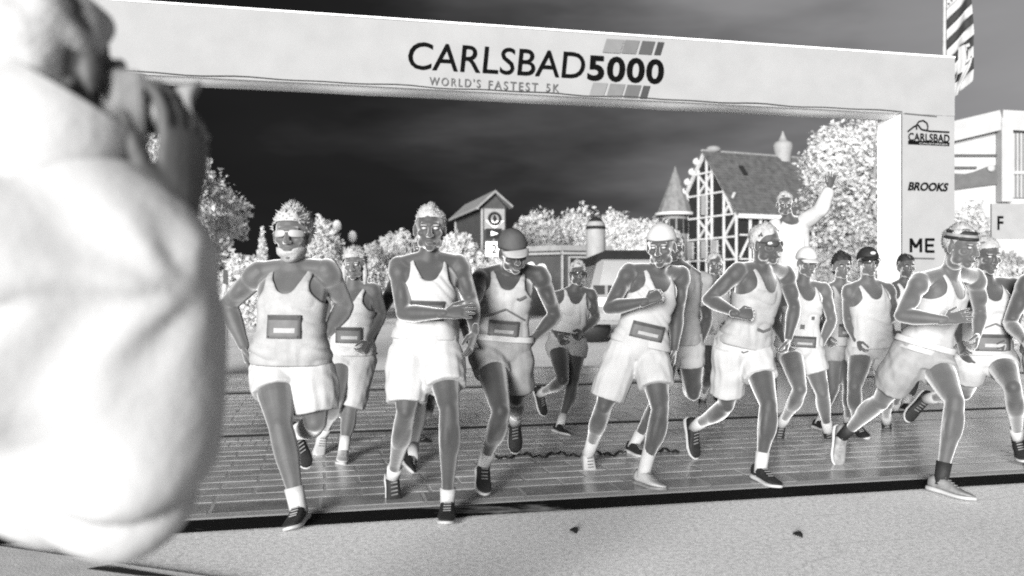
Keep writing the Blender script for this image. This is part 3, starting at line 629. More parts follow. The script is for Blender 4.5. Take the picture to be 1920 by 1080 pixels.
# ---------------------------------------------------------------- shop at the right edge
YR = 22.0; rb = thing('gabled_shop', 'pale gabled shop front with dark sign and barred window at the right edge', 'building', at(1860, 540, YR)*1); rb.location.z = 0
g0 = at(1868, 228, YR); gl = at(1700, 268, YR); gr = at(2080, 240, YR); WALL = mat('shop_wall_pale', .36, .8, .06, 3, .2, 30)
mb = MB(); mb.prism([Vector((gl.x, YR, 0)), Vector((gr.x, YR, 0)), gr, g0, gl], (0, 5, 0)); mb.build('wall', WALL, rb)
mb = MB(); mb.bar(gl+Vector((0, -.2, 0)), g0+Vector((0, -.2, 0)), .5, .14, up=(0, 1, 0)); mb.bar(g0+Vector((0.01, -.2, 0)), gr+Vector((0, -.2, 0)), .5, .14, up=(0, 1, 0)); mb.build('roof_edge', MAT_PALE := mat('roof_edge_pale', .32, .7, .06, 3), rb)
def rbox(name, x0, y0, x1, y1, off, m, par, d=.08):
    a, b = at(x0, y0, YR), at(x1, y1, YR); mb = MB(); mb.box(((a.x+b.x)/2, YR-off-d/2, (a.z+b.z)/2), (abs(b.x-a.x), d, abs(a.z-b.z))); return mb.build(name, m, par)
rbox('fascia_line', 1780, 290, 1867, 294, .01, mat('fascia_grey', .07, .7, .1, 5), rb); rbox('fascia_line', 1780, 313, 1828, 317, .01, mat('fascia_grey', .07), rb)
mb = MB(); mb.prism([at(x, y, YR)+Vector((0, -.10, 0)) for x, y in ((1780, 357), (1866, 346), (1866, 310), (1846, 314), (1826, 322), (1806, 327), (1780, 326))], (0, .08, 0)); sb = mb.build('sign_board', mat('sign_board_grey', .085, .7, .1, 6), rb)
mb = MB(); mb.add(*ellipsoid(at(1853, 317, YR)+Vector((0, -.14, 0)), (.10, .05, .09))); mb.build('sign_mark', MAT_PALE, sb, True)
rbox('column', 1866, 226, 1887, 380, .05, MAT_PALE, rb, .25)
wn = rbox('window', 1892, 250, 1990, 372, .01, mat('window_grey', .16, .5, .1, 5), rb, .05)
for q in range(14): rbox('window_bar', 1895+q*7, 251, 1898+q*7, 371, .07, MAT_PALE, wn, .03)
rbox('crossbar', 1892, 322, 1990, 328, .11, MAT_PALE, wn, .03)
ly = thing('letter_board', 'pale board with the letter F in front of the gabled shop', 'sign', at(1890, 540, 16)*1); ly.location.z = 0
a, b = at(1858, 382, 16), at(1965, 448, 16); mb = MB(); mb.box(((a.x+b.x)/2, 16, (a.z+b.z)/2), (b.x-a.x, .05, a.z-b.z)); bd = mb.build('board', mat('board_pale', .235, .7, .05, 5), ly)
for x in (a.x+.1, b.x-.1): mb = MB(); mb.tube([(x, 16.06, 0), (x, 16.06, b.z+.3)], [.025, .025], 8); mb.build('leg', W_P, ly, True)
c_ = at(1876, 418, 15.96); text3('F', c_, .26, .11, INK, bd, .02)
# ---------------------------------------------------------------- barrier, stand, little post
ba = thing('crowd_barrier', 'pale tubular barrier between the raised-fist runner and the sunglasses runner', 'barrier', at(1320, 540, 9.6)*1); ba.location.z = 0; b0, b1 = at(1313, 540, 9.3), at(1352, 540, 10.9)
for (z, nm) in ((1.08, 'top_rail'), (.25, 'bottom_rail')): mb = MB(); mb.tube([(b0.x, b0.y, z), (b1.x, b1.y, z)], [.02, .02], 8); mb.build(nm, W_P, ba, True)
for q in range(9):
    p = b0.lerp(b1, q/8); mb = MB(); mb.tube([(p.x, p.y, .25 if 0 < q < 8 else 0), (p.x, p.y, 1.08)], [.010 if 0 < q < 8 else .022]*2, 8); mb.build('bar' if 0 < q < 8 else 'post', W_P, ba, True)
st_ = thing('step_platform', 'plain block platform under the man with raised arms', 'platform', at(1494, 540, 8.85)*1); st_.location.z = 0; s0 = at(1494, 540, 8.85)
mb = MB(); mb.box((s0.x, 8.82, .24), (.62, .62, .47)); mb.build('block', MAT_PALE, st_); mb = MB(); mb.box((s0.x, 8.82, .50), (.68, .68, .036)); mb.build('deck', W_P, st_)
mk = thing('marker_post', 'thin post with a small dark plate at the far left of the road', 'sign', at(428, 540, 18)*1); mk.location.z = 0; q0 = at(424, 515, 18)
mb = MB(); mb.tube([(q0.x, 18, 0), (q0.x, 18, q0.z)], [.02, .02], 8); mb.build('post', W_P, mk, True); mb = MB(); mb.box((q0.x, 17.96, q0.z-.05), (.10, .03, .30)); mb.build('plate', W_D, mk)

streak_mb = MB(); pts = []  # thin dark wiggly streak across the paving
for i in range(60):
    px = 930+i*5.8; YY = 2016/(862-540-.03*(px-930)+3.5*math.sin(i*.55)+3*math.sin(i*1.7)); p = at(px, 540, YY); pts.append((p.x, p.y, .026))
streak_mb.tube(pts, [.009]*60, 8); o = streak_mb.build('ground_streak', MAT_BLACK, None, True); tag(o, 'thin dark streak running in wiggles across the wet paving between the runners', 'cable')
# ---------------------------------------------------------------- people
TT  = [-.16, -.05, .06, .18, .34, .50, .64, .78, .88, .95, 1.0, 1.05]
THW = [.105, .150, .166, .158, .138, .142, .156, .168, .160, .118, .082, .062]
THD = [.080, .104, .112, .105, .092, .097, .108, .114, .098, .078, .066, .060]
TFO = [0, -.004, -.008, .0, .006, .010, .012, .008, -.002, -.010, -.008, .0]
class Torso:
    def __init__(s, P, N, hipax, shax, k, belly=0.0):
        s.P, s.N, s.k, s.belly = P, N, k, belly
        s.up = (N-P).normalized(); s.len = (N-P).length; s.h = hipax; s.sh = shax
    def axes(s, t):
        w = min(1, max(0, t)); l = s.h*(1-w)+s.sh*w; l = l-s.up*l.dot(s.up); l.normalize()
        return l, l.cross(s.up)
    def dims(s, t, infl):
        hw = float(np.interp(t, TT, THW))*s.k+infl; hd = float(np.interp(t, TT, THD))*s.k+infl
        b = s.belly*math.exp(-((t-.30)/.22)**2)
        return hw+b*.5, hd+b, float(np.interp(t, TT, TFO))*s.k+b*.6
    def pt(s, t, ph, infl=0.0):
        l, f = s.axes(t); hw, hd, fo = s.dims(t, infl)
        c, q = math.cos(ph), math.sin(ph); e = 2/2.35
        return s.P+s.up*(t*s.len)+l*(hw*math.copysign(abs(c)**e, c))+f*(hd*math.copysign(abs(q)**e, q)+fo)
    def front(s, t, x, off):
        """point on the front at lateral x"""
        hw, hd, fo = s.dims(t, off); l, f = s.axes(t)
        x = max(-hw*.985, min(hw*.985, x)); y = hd*(1-abs(x/hw)**2.35)**(1/2.35)
        return s.P+s.up*(t*s.len)+l*x+f*(y+fo)
    def rings(s, t0, t1, n, infl, nu=28):
        V, F = [], []
        for j in range(n+1):
            t = t0+(t1-t0)*j/n; a = infl(t) if callable(infl) else infl
            V += [s.pt(t, 2*math.pi*i/nu, a) for i in range(nu)]
        for j in range(n):
            for i in range(nu):
                F.append((j*nu+i, j*nu+(i+1) % nu, (j+1)*nu+(i+1) % nu, (j+1)*nu+i))
        F.append(tuple(range(nu-1, -1, -1))); F.append(tuple(n*nu+i for i in range(nu)))
        return V, F

def limb(mb, a, b, rr, bulge=None, n=14, cap=True):
    a, b = Vector(a), Vector(b); m = len(rr); pts = []
    for i in range(m):
        p = a.lerp(b, i/(m-1))
        if bulge is not None: p = p+bulge*math.sin(math.pi*min(1, i/(m-1)*1.35))
        pts.append(p)
    mb.tube(pts, rr, n, caps=cap)

def hand_shape(mb, W, d, n, right, k, kind):
    d = d.normalized(); n = (n-d*n.dot(d)).normalized(); t = d.cross(n)*(1 if right else -1)
    curl, spread = {'fist': (74, .03), 'relax': (34, .05), 'open': (9, .16), 'grip': (58, .04)}[kind]
    L = .088*k
    mb.tube([W-d*.03*k, W+d*.015*k, W+d*.05*k, W+d*L], [(.026*k, .020*k), (.031*k, .019*k), (.041*k, .017*k), (.040*k, .013*k)], 14, ref=t)
    for q, (ln, off) in enumerate([(.074, .030), (.083, .010), (.077, -.010), (.060, -.029)]):
        p = W+d*(L-.006*k)+t*off*k; dirv = (d+t*(off/.03)*spread).normalized(); pts = [p]
        a = math.radians(curl*(.55+.07*q)); ax = dirv.cross(n).normalized()
        for sgm, fr in enumerate((.44, .31, .25)):
            ang = -a*(.5 if sgm == 0 and kind != 'fist' else 1)
            dirv = (Matrix.Rotation(-ang, 3, ax) @ dirv).normalized(); p = p+dirv*ln*fr*k; pts.append(p)
        mb.tube(pts, [.0088*k, .0086*k, .0080*k, .0068*k], 9)
    p = W+d*.022*k+t*.024*k
    dirv = (d*.62+t*.72+n*.25).normalized(); pts = [p, p+dirv*.040*k]
    d2 = (d*.9+t*(.05 if kind in ('fist', 'grip') else .35)+n*(.6 if kind in ('fist', 'grip') else .2)).normalized()
    pts += [pts[-1]+d2*.030*k, pts[-1]+d2*.056*k]
    mb.tube(pts, [.0135*k, .0115*k, .0100*k, .0080*k], 9)

def head_shape(mb, X, female=False):
    def E(c, r): V, F = ellipsoid(c, r, None, 18, 12); mb.add([X(v) for v in V], F)
    E((0, -.012, .028), (.076, .096, .092)); E((0, .020, -.035), (.060, .068, .078)); E((0, .058, -.097), (.026, .024, .022))
    E((0, .076, .026), (.052, .016, .012)); 
    for sg in (-1, 1):
        E((sg*.040, .054, -.024), (.026, .026, .022)); E((sg*.079, -.006, -.012), (.010, .019, .033)); E((sg*.045, .020, -.075), (.020, .035, .026))
    E((0, .084, -.066), (.025, .011, .006)); E((0, .083, -.078), (.022, .011, .006))
    V, F = tube([Vector((0, .084, .020)), Vector((0, .098, -.008)), Vector((0, .110, -.032))], [.009, .011, .014], 10); mb.add([X(v) for v in V], F)
    for sg in (-1, 1): E((sg*.013, .096, -.036), (.010, .011, .008))

def sphere_patch(X, c, r, keep, nu=40, nv=28, seed=0, amp=0.0, thick=.006):
    V, F = [], []
    g = np.random.default_rng(seed)
    for j in range(nv+1):
        th = math.pi*j/nv
        for i in range(nu):
            ph = 2*math.pi*i/nu
            V.append(Vector((r[0]*math.sin(th)*math.cos(ph), r[1]*math.sin(th)*math.sin(ph), r[2]*math.cos(th)))+Vector(c))
    dd = wobble([tuple(v*1) for v in V], amp, 70, seed) if amp else np.zeros(len(V))
    V = [v+(v-Vector(c)).normalized()*float(dd[i]) for i, v in enumerate(V)]
    for j in range(nv):
        for i in range(nu):
            f = (j*nu+i, j*nu+(i+1) % nu, (j+1)*nu+(i+1) % nu, (j+1)*nu+i)
            m = (V[f[0]]+V[f[1]]+V[f[2]]+V[f[3]])/4
            if keep(m): F.append(f)
    used = sorted({i for f in F for i in f}); mp = {a: b for b, a in enumerate(used)}
    F2 = [tuple(mp[i] for i in f) for f in F]
    return ease_edges([X(V[i]) for i in used], F2, 8), F2

def tufts(V, F, c, up, ln, n, seed):
    """short locks rooted all over a hair shell"""
    g = np.random.default_rng(seed); V = [Vector(v) for v in V]; base = len(V); F = list(F); idx = g.integers(0, len(F), n)
    for q in idx:
        f = F[int(q)]; w = g.random(4); w /= w.sum(); p = sum((V[i]*float(x) for i, x in zip(f, w)), Vector())
        d = (p-c).normalized(); t = d.cross(Vector(tuple(g.normal(size=3)))).normalized(); s = d.cross(t)
        dr = (d*.55+t*float(g.normal())*.35-up*.35*(1-max(0, d.dot(up)))+s*float(g.normal())*.3).normalized(); r = ln*.28+.0015; k = len(V); L_ = ln*(.6+.8*g.random())
        V += [p-d*.004+t*r, p-d*.004-t*r*.5+s*r*.87, p-d*.004-t*r*.5-s*r*.87, p+dr*L_]
        F += [(k, k+1, k+3), (k+1, k+2, k+3), (k+2, k, k+3)]
    return V, F

def garment(tor, t0, t1, infl, cut, seed, nu=96, nv=70, wr=.009):
    V, F, K = [], [], []
    for j in range(nv+1):
        t = t0+(t1-t0)*j/nv
        for i in range(nu):
            ph = 2*math.pi*i/nu; V.append(tor.pt(t, ph, infl(t))); K.append((t, math.cos(ph), math.sin(ph)))
    A = np.array([tuple(v) for v in V]); ax = np.array([tuple((v-(tor.P+tor.up*((v-tor.P).dot(tor.up)))).normalized()) for v in V])
    tt = np.array([k[0] for k in K]); w = wobble(A, wr, 16, seed)*(1.25-np.clip(tt, 0, 1))
    w = w+(np.abs(np.sin(30*(A[:, 2]*.8+A[:, 0]*(.7 if seed % 2 else -.7))+2.5*np.sin(A[:, 0]*17+A[:, 2]*11+seed)))**.6-.6)*wr*1.3*(.35+.65*np.sin(A[:, 2]*14+seed)**2)
    A = A+ax*(w+np.abs(w)*.3)[:, None]
    for j in range(nv):
        for i in range(nu):
            f = (j*nu+i, j*nu+(i+1) % nu, (j+1)*nu+(i+1) % nu, (j+1)*nu+i)
            c = sum((V[q] for q in f), Vector())/4; t = (K[f[0]][0]+K[f[2]][0])/2
            l, fw = tor.axes(t); rel = c-(tor.P+tor.up*(t*tor.len))
            if not cut(t, rel.dot(l)/tor.k, rel.dot(fw)/tor.k): F.append(f)
    used = sorted({i for f in F for i in f}); mp = {a: b for b, a in enumerate(used)}
    F2 = [tuple(mp[i] for i in f) for f in F]
    return ease_edges(A[used], F2), F2

def cut_singlet(t, x, y):
    if t > .66:
        lim = .168-.062*min(1, (t-.66)/.14)**.7
        if abs(x) > lim: return True
    if y > 0 and t > .74+.22*(abs(x)/.082)**2: return True
    if y <= 0 and t > .90+.08*(abs(x)/.08)**2: return True
    return False
def cut_tee(t, x, y):
    return t > (.90 if y > 0 else .96)+.08*(abs(x)/.075)**2

def patch(tor, x0, x1, ta, tb, off, nx=8, nt=5):
    V = [tor.front(ta+(tb-ta)*j/nt, x0+(x1-x0)*i/nx, off) for j in range(nt+1) for i in range(nx+1)]
    F = [(j*(nx+1)+i, j*(nx+1)+i+1, (j+1)*(nx+1)+i+1, (j+1)*(nx+1)+i) for j in range(nt) for i in range(nx)]
    return V, F
def stroke(tor, pts, w, off):
    """a printed line that follows the cloth: pts are (x, t)"""
    V, F = [], []; n = 0
    P = []
    for a, b in zip(pts[:-1], pts[1:]):
        for q in range(6): P.append((a[0]+(b[0]-a[0])*q/6, a[1]+(b[1]-a[1])*q/6))
    P.append(pts[-1])
    for i, p in enumerate(P):
        a = P[max(0, i-1)]; b = P[min(len(P)-1, i+1)]
        dx, dt = b[0]-a[0], (b[1]-a[1])*tor.len; l = math.hypot(dx, dt) or 1
        ww = w[i/(len(P)-1)] if callable(w) else w
        nx, nt = -dt/l*ww/2, dx/l*ww/2/tor.len
        V += [tor.front(p[1]+nt, p[0]+nx, off), tor.front(p[1]-nt, p[0]-nx, off)]
    F = [(2*i, 2*i+1, 2*i+3, 2*i+2) for i in range(len(P)-1)]
    return V, F

def shoe(root, A, T, shin, k, mu, ms, ml):
    f = (T-(A+shin*.055*k)); f.normalize(); n = (-shin)-f*(-shin).dot(f); n.normalize(); r = f.cross(n)
    H = A-f*.060*k
    def sec(x, hw, z0, z1, nn=12, e=2.6):
        out = []
        for i in range(nn):
            a = 2*math.pi*i/nn; c, q = math.cos(a), math.sin(a)
            out.append(H+f*x*k+r*(hw*k*math.copysign(abs(c)**(2/e), c))+n*(((z0+z1)/2+(z1-z0)/2*math.copysign(abs(q)**(2/e), q))*k))
        return out
    def loft(secs):
        m = len(secs[0]); V = [v for s_ in secs for v in s_]; F = []
        for j in range(len(secs)-1):
            for i in range(m): F.append((j*m+i, j*m+(i+1) % m, (j+1)*m+(i+1) % m, (j+1)*m+i))
        F.append(tuple(range(m-1, -1, -1))); F.append(tuple((len(secs)-1)*m+i for i in range(m)))
        return V, F
    up = [(-.008, .014, -.055, -.02), (.0, .028, -.062, .004), (.03, .036, -.064, .012), (.075, .038, -.064, .010), (.115, .039, -.064, -.006), (.15, .042, -.064, -.022), (.19, .045, -.062, -.033), (.23, .041, -.058, -.038), (.252, .028, -.054, -.043), (.262, .012, -.052, -.047)]
    so = [(-.016, .016, -.080, -.058), (0, .034, -.085, -.057), (.04, .040, -.085, -.056), (.09, .038, -.083, -.058), (.14, .043, -.084, -.060), (.19, .050, -.083, -.060), (.235, .044, -.077, -.056), (.262, .026, -.069, -.052), (.272, .010, -.065, -.052)]
    V, F = loft([sec(*q) for q in up]); o = link_mesh('shoe', V, F, mu, root)
    V, F = loft([sec(*q, e=3.2) for q in so]); link_mesh('sole', V, F, ms, o)
    mb = MB()
    for q in range(5):
        x = .085+.020*q; z = float(np.interp(x, [u[0] for u in up], [u[3] for u in up]))+.003
        mb.bar(H+f*x*k-r*.018*k+n*z*k, H+f*(x+.008)*k+r*.018*k+n*z*k, .006*k, .005*k, up=n)
    mb.build('laces', ml, o)

def R_(o, Y): return at(o[0], o[1], Y+(o[2] if len(o) > 2 and not isinstance(o[2], str) else 0))

def person(label, group='runners coming through the arch', cat='person', **K):
    Y = K['Y']; k = K.get('s', 1.0); vox = K.get('vox', .0095); seed = abs(K.get('seed', int(K['pel'][0])))
    skin = K['skin']; b = K.get('b', 1.0)*k
    def J(key, parent=None, ln=0):
        j = K[key]
        if len(j) > 2 and j[2] == 'g': # standing on the ground: distance follows from the height above it
            z = j[3] if len(j) > 3 else .085*k
            YY = (CAMH-z)*FPX/(j[1]-540); return at(j[0], j[1], YY)
        if len(j) > 2 and isinstance(j[2], str):
            sg = 1 if j[2] == '+' else -1; YY = parent.y
            for _ in range(4):
                p = at(j[0], j[1], YY); d2 = (p.x-parent.x)**2+(p.z-parent.z)**2; YY = parent.y+sg*math.sqrt(max(0, ln*ln-d2))
            return at(j[0], j[1], YY)
        return R_(j, Y)
    P = J('pel'); N = J('neck'); sA, sB = J('shA'), J('shB')
    hy = math.radians(K.get('hy', 0)); hipax = Vector((math.cos(hy), math.sin(hy), 0))
    if K.get('back'): hipax = -hipax
    shax = (sB-sA).normalized()
    tor = Torso(P, N, hipax, shax, b, K.get('belly', 0))
    eA = J('elA', sA, .30*k); eB = J('elB', sB, .30*k); wA = J('wrA', eA, .26*k); wB = J('wrB', eB, .26*k)
    l0, f0 = tor.axes(0)
    hA, hB = P-l0*.088*b-tor.up*.01, P+l0*.088*b-tor.up*.01
    for q in 'AB':
        if K['an'+q][0] == 't':
            t_ = J('to'+q); v = K['an'+q]; dx = v[1] if len(v) > 1 else 0; dz = v[2] if len(v) > 2 else .055
            K['an'+q] = ('w', t_+Vector((dx, .155*k, dz*k)))
    JJ = J
    def J(key, parent=None, ln=0): return K[key][1] if K[key][0] == 'w' else JJ(key, parent, ln)
    kA = J('knA', hA, .43*k); kB = J('knB', hB, .43*k); aA = J('anA', kA, .42*k); aB = J('anB', kB, .42*k); tA, tB = J('toA', aA, .17*k), J('toB', aB, .17*k)
    if 1:
        g = lambda p, q: round((p-q).length/k, 2)
        print(label[:30], 'torso', g(P, N), 'ua', g(sA, eA), g(sB, eB), 'fa', g(eA, wA), g(eB, wB), 'th', g(hA, kA), g(hB, kB), 'sh', g(kA, aA), g(kB, aB), 'ft', g(aA, tA), g(aB, tB), 'z', [round(q.z, 2) for q in (N, P, aA, tA, aB, tB)], 'sw', g(sA, sB))
    root = thing('person', label, cat, (P.x, P.y, 0), group)
    # ---- body, one skin
    mb = MB(); mb.add(*tor.rings(-.13, 1.04, 26, 0.0))
    nk = K.get('headc'); hs = K.get('hs', 1.0)*k
    Hc = J('head'); yaw, pit, rol = math.radians(K.get('yaw', 0)), math.radians(K.get('pitch', 0)), math.radians(K.get('roll', 0))
    fy = Vector((math.sin(yaw)*math.cos(pit), -math.cos(yaw)*math.cos(pit), -math.sin(pit)))
    rx = fy.cross(Vector((0, 0, 1))).normalized(); rx = Matrix.Rotation(rol, 3, fy) @ rx; uz = rx.cross(fy)
    HM = Matrix((rx, fy, uz)).transposed()
    X = lambda v: Hc+HM @ (Vector(v)*hs)
    mb.tube([N-tor.up*.05*k, N.lerp(X((0, -.02, -.06)), .5), X((0, -.022, -.03))], [.066*b, .056*b, .056*hs], 16)
    for s_, e_, w_, sg in ((sA, eA, wA, -1), (sB, eB, wB, 1)):
        l9, f9 = tor.axes(.9)
        mb.tube([N+tor.up*.0*k+l9*sg*.03*b, (N+s_)/2+tor.up*.010*k, s_+tor.up*.004*k], [.050*b, .050*b, .052*b], 12)
        V, F = ellipsoid(s_, (.060*b, .058*b, .062*b)); mb.add(V, F)
        limb(mb, s_, e_, [0.0625*b, 0.0566*b, 0.0531*b, 0.0484*b, 0.0425*b])
        limb(mb, e_, w_, [0.0437*b, 0.0496*b, 0.0437*b, 0.0342*b, 0.0283*b])
        ua = (e_-s_).normalized(); fo_ = f9-ua*f9.dot(ua)
        for fr_, of_, r_ in ((.55, .024, .041), (.50, -.026, .039), (.12, .004, .066)): V, F = ellipsoid((0, 0, 0), (r_*b, r_*b, .075*b)); Q_ = ua.to_track_quat('Z', 'Y').to_matrix(); mb.add([s_.lerp(e_, fr_)+fo_*of_*k+Q_ @ v for v in V], F)
        fa_ = (w_-e_).normalized(); V, F = ellipsoid((0, 0, 0), (0.0414*b, 0.0506*b, 0.0920*b)); Q_ = fa_.to_track_quat('Z', 'Y').to_matrix(); mb.add([e_.lerp(w_, .28)+Q_ @ v for v in V], F)
    for h_, k_, a_ in ((hA, kA, aA), (hB, kB, aB)):
        th = (k_-h_).normalized(); fr = f0-th*f0.dot(th)
        limb(mb, h_, k_, [0.0990*b, 0.0979*b, 0.0869*b, 0.0715*b, 0.0561*b], fr*.012*k)
        V, F = ellipsoid(k_+fr*.012*k, (.047*b, .048*b, .055*b)); mb.add(V, F)
        sd_ = th.cross(fr).normalized(); Q_ = th.to_track_quat('Z', 'Y').to_matrix()
        for u_, sx, r_ in ((.80, .030, .034), (.74, -.034, .034), (.55, .012, .058)): V, F = ellipsoid((0, 0, 0), (r_*b, r_*b, .095*b)); mb.add([h_.lerp(k_, u_)+sd_*sx*k+fr*.022*k+Q_ @ v for v in V], F)
        shn = (a_-k_).normalized(); bk = th-shn*th.dot(shn)
        if bk.length < .25: bk = -(f0-shn*f0.dot(shn))
        bk.normalize()
        if bk.dot(f0) > .3 and th.dot(shn) > .8: bk = -bk
        limb(mb, k_, a_, [0.0564*b, 0.0600*b, 0.0576*b, 0.0456*b, 0.0360*b, 0.0348*b], bk*.012*k)
        Q_ = shn.to_track_quat('Z', 'Y').to_matrix(); s3 = shn.cross(bk).normalized()
        for sx in (-1, 1): V, F = ellipsoid((0, 0, 0), (0.0401*b, 0.0401*b, 0.1180*b)); mb.add([k_.lerp(a_, .30)+s3*sx*.020*k+bk*.030*k+Q_ @ v for v in V], F)
        for sx in (-1, 1): V, F = ellipsoid(a_+s3*sx*.026*k-shn*.012*k, (.013*b,)*3, None, 8, 6); mb.add(V, F)
        mb.tube([a_-shn*.02, a_+shn*.05*k], [0.0356*b, 0.0345*b], 12)
        V, F = ellipsoid(h_-f0*.045*k+tor.up*.02*k, (.085*b, .075*b, .085*b)); mb.add(V, F)
    BV, BF = remesh(mb, vox, 4)
    hm = MB(); head_shape(hm, X); hm.tube([X((0, -.022, -.02)), X((0, -.022, -.09))], [.050*hs, .052*hs], 16)
    HV, HF = remesh(hm, min(vox, .0065)*max(1, k), 3)
    parts = [(BV, BF), (HV, HF)]
    for key, w_, e_, right in (('hA', wA, eA, True), ('hB', wB, eB, False)):
        h = K.get(key, {})
        if h.get('none'): continue
        d = Vector(h['dir']) if 'dir' in h else (w_-e_)
        nrm = Vector(h['palm']) if 'palm' in h else Vector((1 if right else -1, 0.2, -.1))
        m2 = MB(); hand_shape(m2, w_, d, nrm, right, k*1.02*h.get('size', 1), h.get('kind', 'fist')); parts.append(remesh(m2, .0042*max(1, vox/.0095), 2))
    V = np.concatenate([p[0] for p in parts]); F = []; o_ = 0
    for p in parts: F += [tuple(i+o_ for i in f) for f in p[1]]; o_ += len(p[0])
    link_mesh('body', V, F, skin, root)
    # ---- clothes
    top = K.get('top', 'singlet'); mt = K.get('mtop')
    hem = K.get('hem', .02); ti = K.get('tinf', .013)
    if top == 'singlet':
        V, F = garment(tor, hem, 1.0, lambda t: ti+.030*max(0, .55-t), cut_singlet, seed, wr=K.get('wr', .009))
        o = link_mesh('singlet', V, F, mt, root); solid(o, .004)
    elif top == 'jacket':
        m2 = MB(); m2.add(*tor.rings(hem, .98, 14, lambda t: ti+.02*max(0, .55-t))); g = ti*K.get('slv', 1.0)
        for s_, e_, w_ in ((sA, eA, wA), (sB, eB, wB)):
            V2, F2 = ellipsoid(s_, (.085*b+g,)*3); m2.add(V2, F2)
            m2.tube([N.lerp(s_, .2), s_], [.07*b+g, .085*b+g], 14)
            limb(m2, s_, e_, [.080*b+g, .082*b+g, .080*b+g, .078*b+g]); V2, F2 = ellipsoid(e_, (.078*b+g,)*3); m2.add(V2, F2)
            limb(m2, e_, e_.lerp(w_, .92), [.074*b+g, .072*b+g, .064*b+g*.8, .044*b+g*.4], cap=False)
        for (c_, r_) in K.get('fill', ()): V2, F2 = ellipsoid(R_(c_, Y), r_); m2.add(V2, F2)
        V2, F2 = remesh(m2, .012, 45); o = link_mesh('jacket', V2, F2, mt, root)
        nrm = np.empty(len(V2)*3); o.data.vertices.foreach_get('normal', nrm); nrm = nrm.reshape(-1, 3); A = np.asarray(V2)
        ph_ = 44*(A[:, 2]*.85+A[:, 0]*.55)+3.2*np.sin(A[:, 0]*13+A[:, 2]*9)+2.0*np.sin(A[:, 2]*21-A[:, 1]*7); msk = .5+.5*np.sin(A[:, 0]*9.3+A[:, 2]*6.1+1)
        dsp = (np.abs(np.sin(ph_*.5))**.7-.5)*.038*msk+wobble(A, .008, 11, 5)
        fc = at(305, 540, 1.0); rx_, rz_ = A[:, 0]-fc.x, A[:, 2]-fc.z; rr_ = np.hypot(rx_, rz_); dsp += .006*np.sin(8*np.arctan2(rz_, rx_)+14*rr_+1.2*np.sin(22*rr_))*np.clip(rr_/.06, 0, 1)*np.exp(-(rr_/.30)**2)
        A = A+nrm*dsp[:, None]
        for i, v in enumerate(o.data.vertices): v.co = Vector(A[i])
        cl = MB(); cl.tube([N-tor.up*.02, N+tor.up*.05, N+tor.up*.115], [.115*b, .098*b, .092*b], 20, caps=False); co_ = cl.build('collar', mt, o, True); solid(co_, .012)
    elif top in ('tee',):
        V, F = garment(tor, hem, 1.02, lambda t: ti+.018*max(0, .55-t), cut_tee, seed, wr=K.get('wr', .009))
        o = link_mesh('shirt' if top == 'tee' else 'jacket', V, F, mt, root); solid(o, .005)
        fr = K.get('sl', .62)
        for s_, e_, w_ in ((sA, eA, wA), (sB, eB, wB)):
            m2 = MB(); V2, F2 = ellipsoid(s_, (.073*b+ti*.5, .07*b+ti*.5, .072*b+ti*.5)); m2.add(V2, F2)
            g = ti*K.get('slv', 1.0)
            limb(m2, s_.lerp(N, .25), s_.lerp(e_, fr), [.066*b+g, .070*b+g, .064*b+g, .062*b+g], cap=False)
            if top == 'jacket': V2, F2 = ellipsoid(e_, (.062*b+g,)*3); m2.add(V2, F2); limb(m2, e_, e_.lerp(w_, .93), [.060*b+g, .058*b+g, .052*b+g, .040*b+g*.5], cap=False)
            if fr > .9:
                V2, F2 = ellipsoid(e_, (.066*b+g,)*3); m2.add(V2, F2)
                limb(m2, e_, e_.lerp(w_, .9), [.062*b+g, .058*b+g, .050*b+g, .042*b+g], cap=False)
            V2, F2 = remesh(m2, vox, 4)
            rr = wobble(V2, K.get('wr', .009)*1.3, 22, seed+3)
            cen = np.array(s_.lerp(e_, .5)); dv = V2-cen; dv /= np.linalg.norm(dv, axis=1)[:, None]+1e-6
            link_mesh('sleeve', V2+dv*rr[:, None], F2, mt, root)
    ms = K.get('mshorts'); fl = K.get('shl', .62); rs = K.get('shr', .016)*.75
    m2 = MB(); m2.add(*tor.rings(-.12, .17, 8, .032 if K.get('band') else .021))
    fA, fB = (fl if isinstance(fl, tuple) else (fl, fl))
    for h_, k_, ff in ((hA, kA, fA), (hB, kB, fB)):
        e_ = h_.lerp(k_, ff); up_ = (h_-k_).normalized()
        limb(m2, h_+up_*.02, e_, [.106*b+rs*.5, .112*b+rs*.8, .107*b+rs*.9, .098*b+rs*1.0], cap=False)
        V2, F2 = ellipsoid(h_-f0*.045*k+tor.up*.02*k, (.095*b, .088*b, .095*b)); m2.add(V2, F2)
    V2, F2 = remesh(m2, max(.009, vox), 3)
    cen = np.array(P); dv = V2-cen; dv[:, 2] *= .2; dv /= np.linalg.norm(dv, axis=1)[:, None]+1e-6
    so = link_mesh('shorts' if max(fA, fB) < .98 else 'trousers', V2+dv*(wobble(V2, .010, 17, seed+9)+wobble(V2, .005, 41, seed+11))[:, None], F2, ms, root)
    if K.get('band'):
        V2, F2 = garment(tor, .11, .19, lambda t: .040, lambda *a: False, seed, nv=6, wr=.001); o = link_mesh('waistband', V2, F2, K['band'], root); solid(o, .004)
    if K.get('shlogo'):
        for (x, t) in K['shlogo']:
            V2, F2 = stroke(tor, [(x-.02, t), (x-.006, t-.012), (x+.024, t+.02)], .009, .034); link_mesh('print', V2, F2, MAT['print'], so)
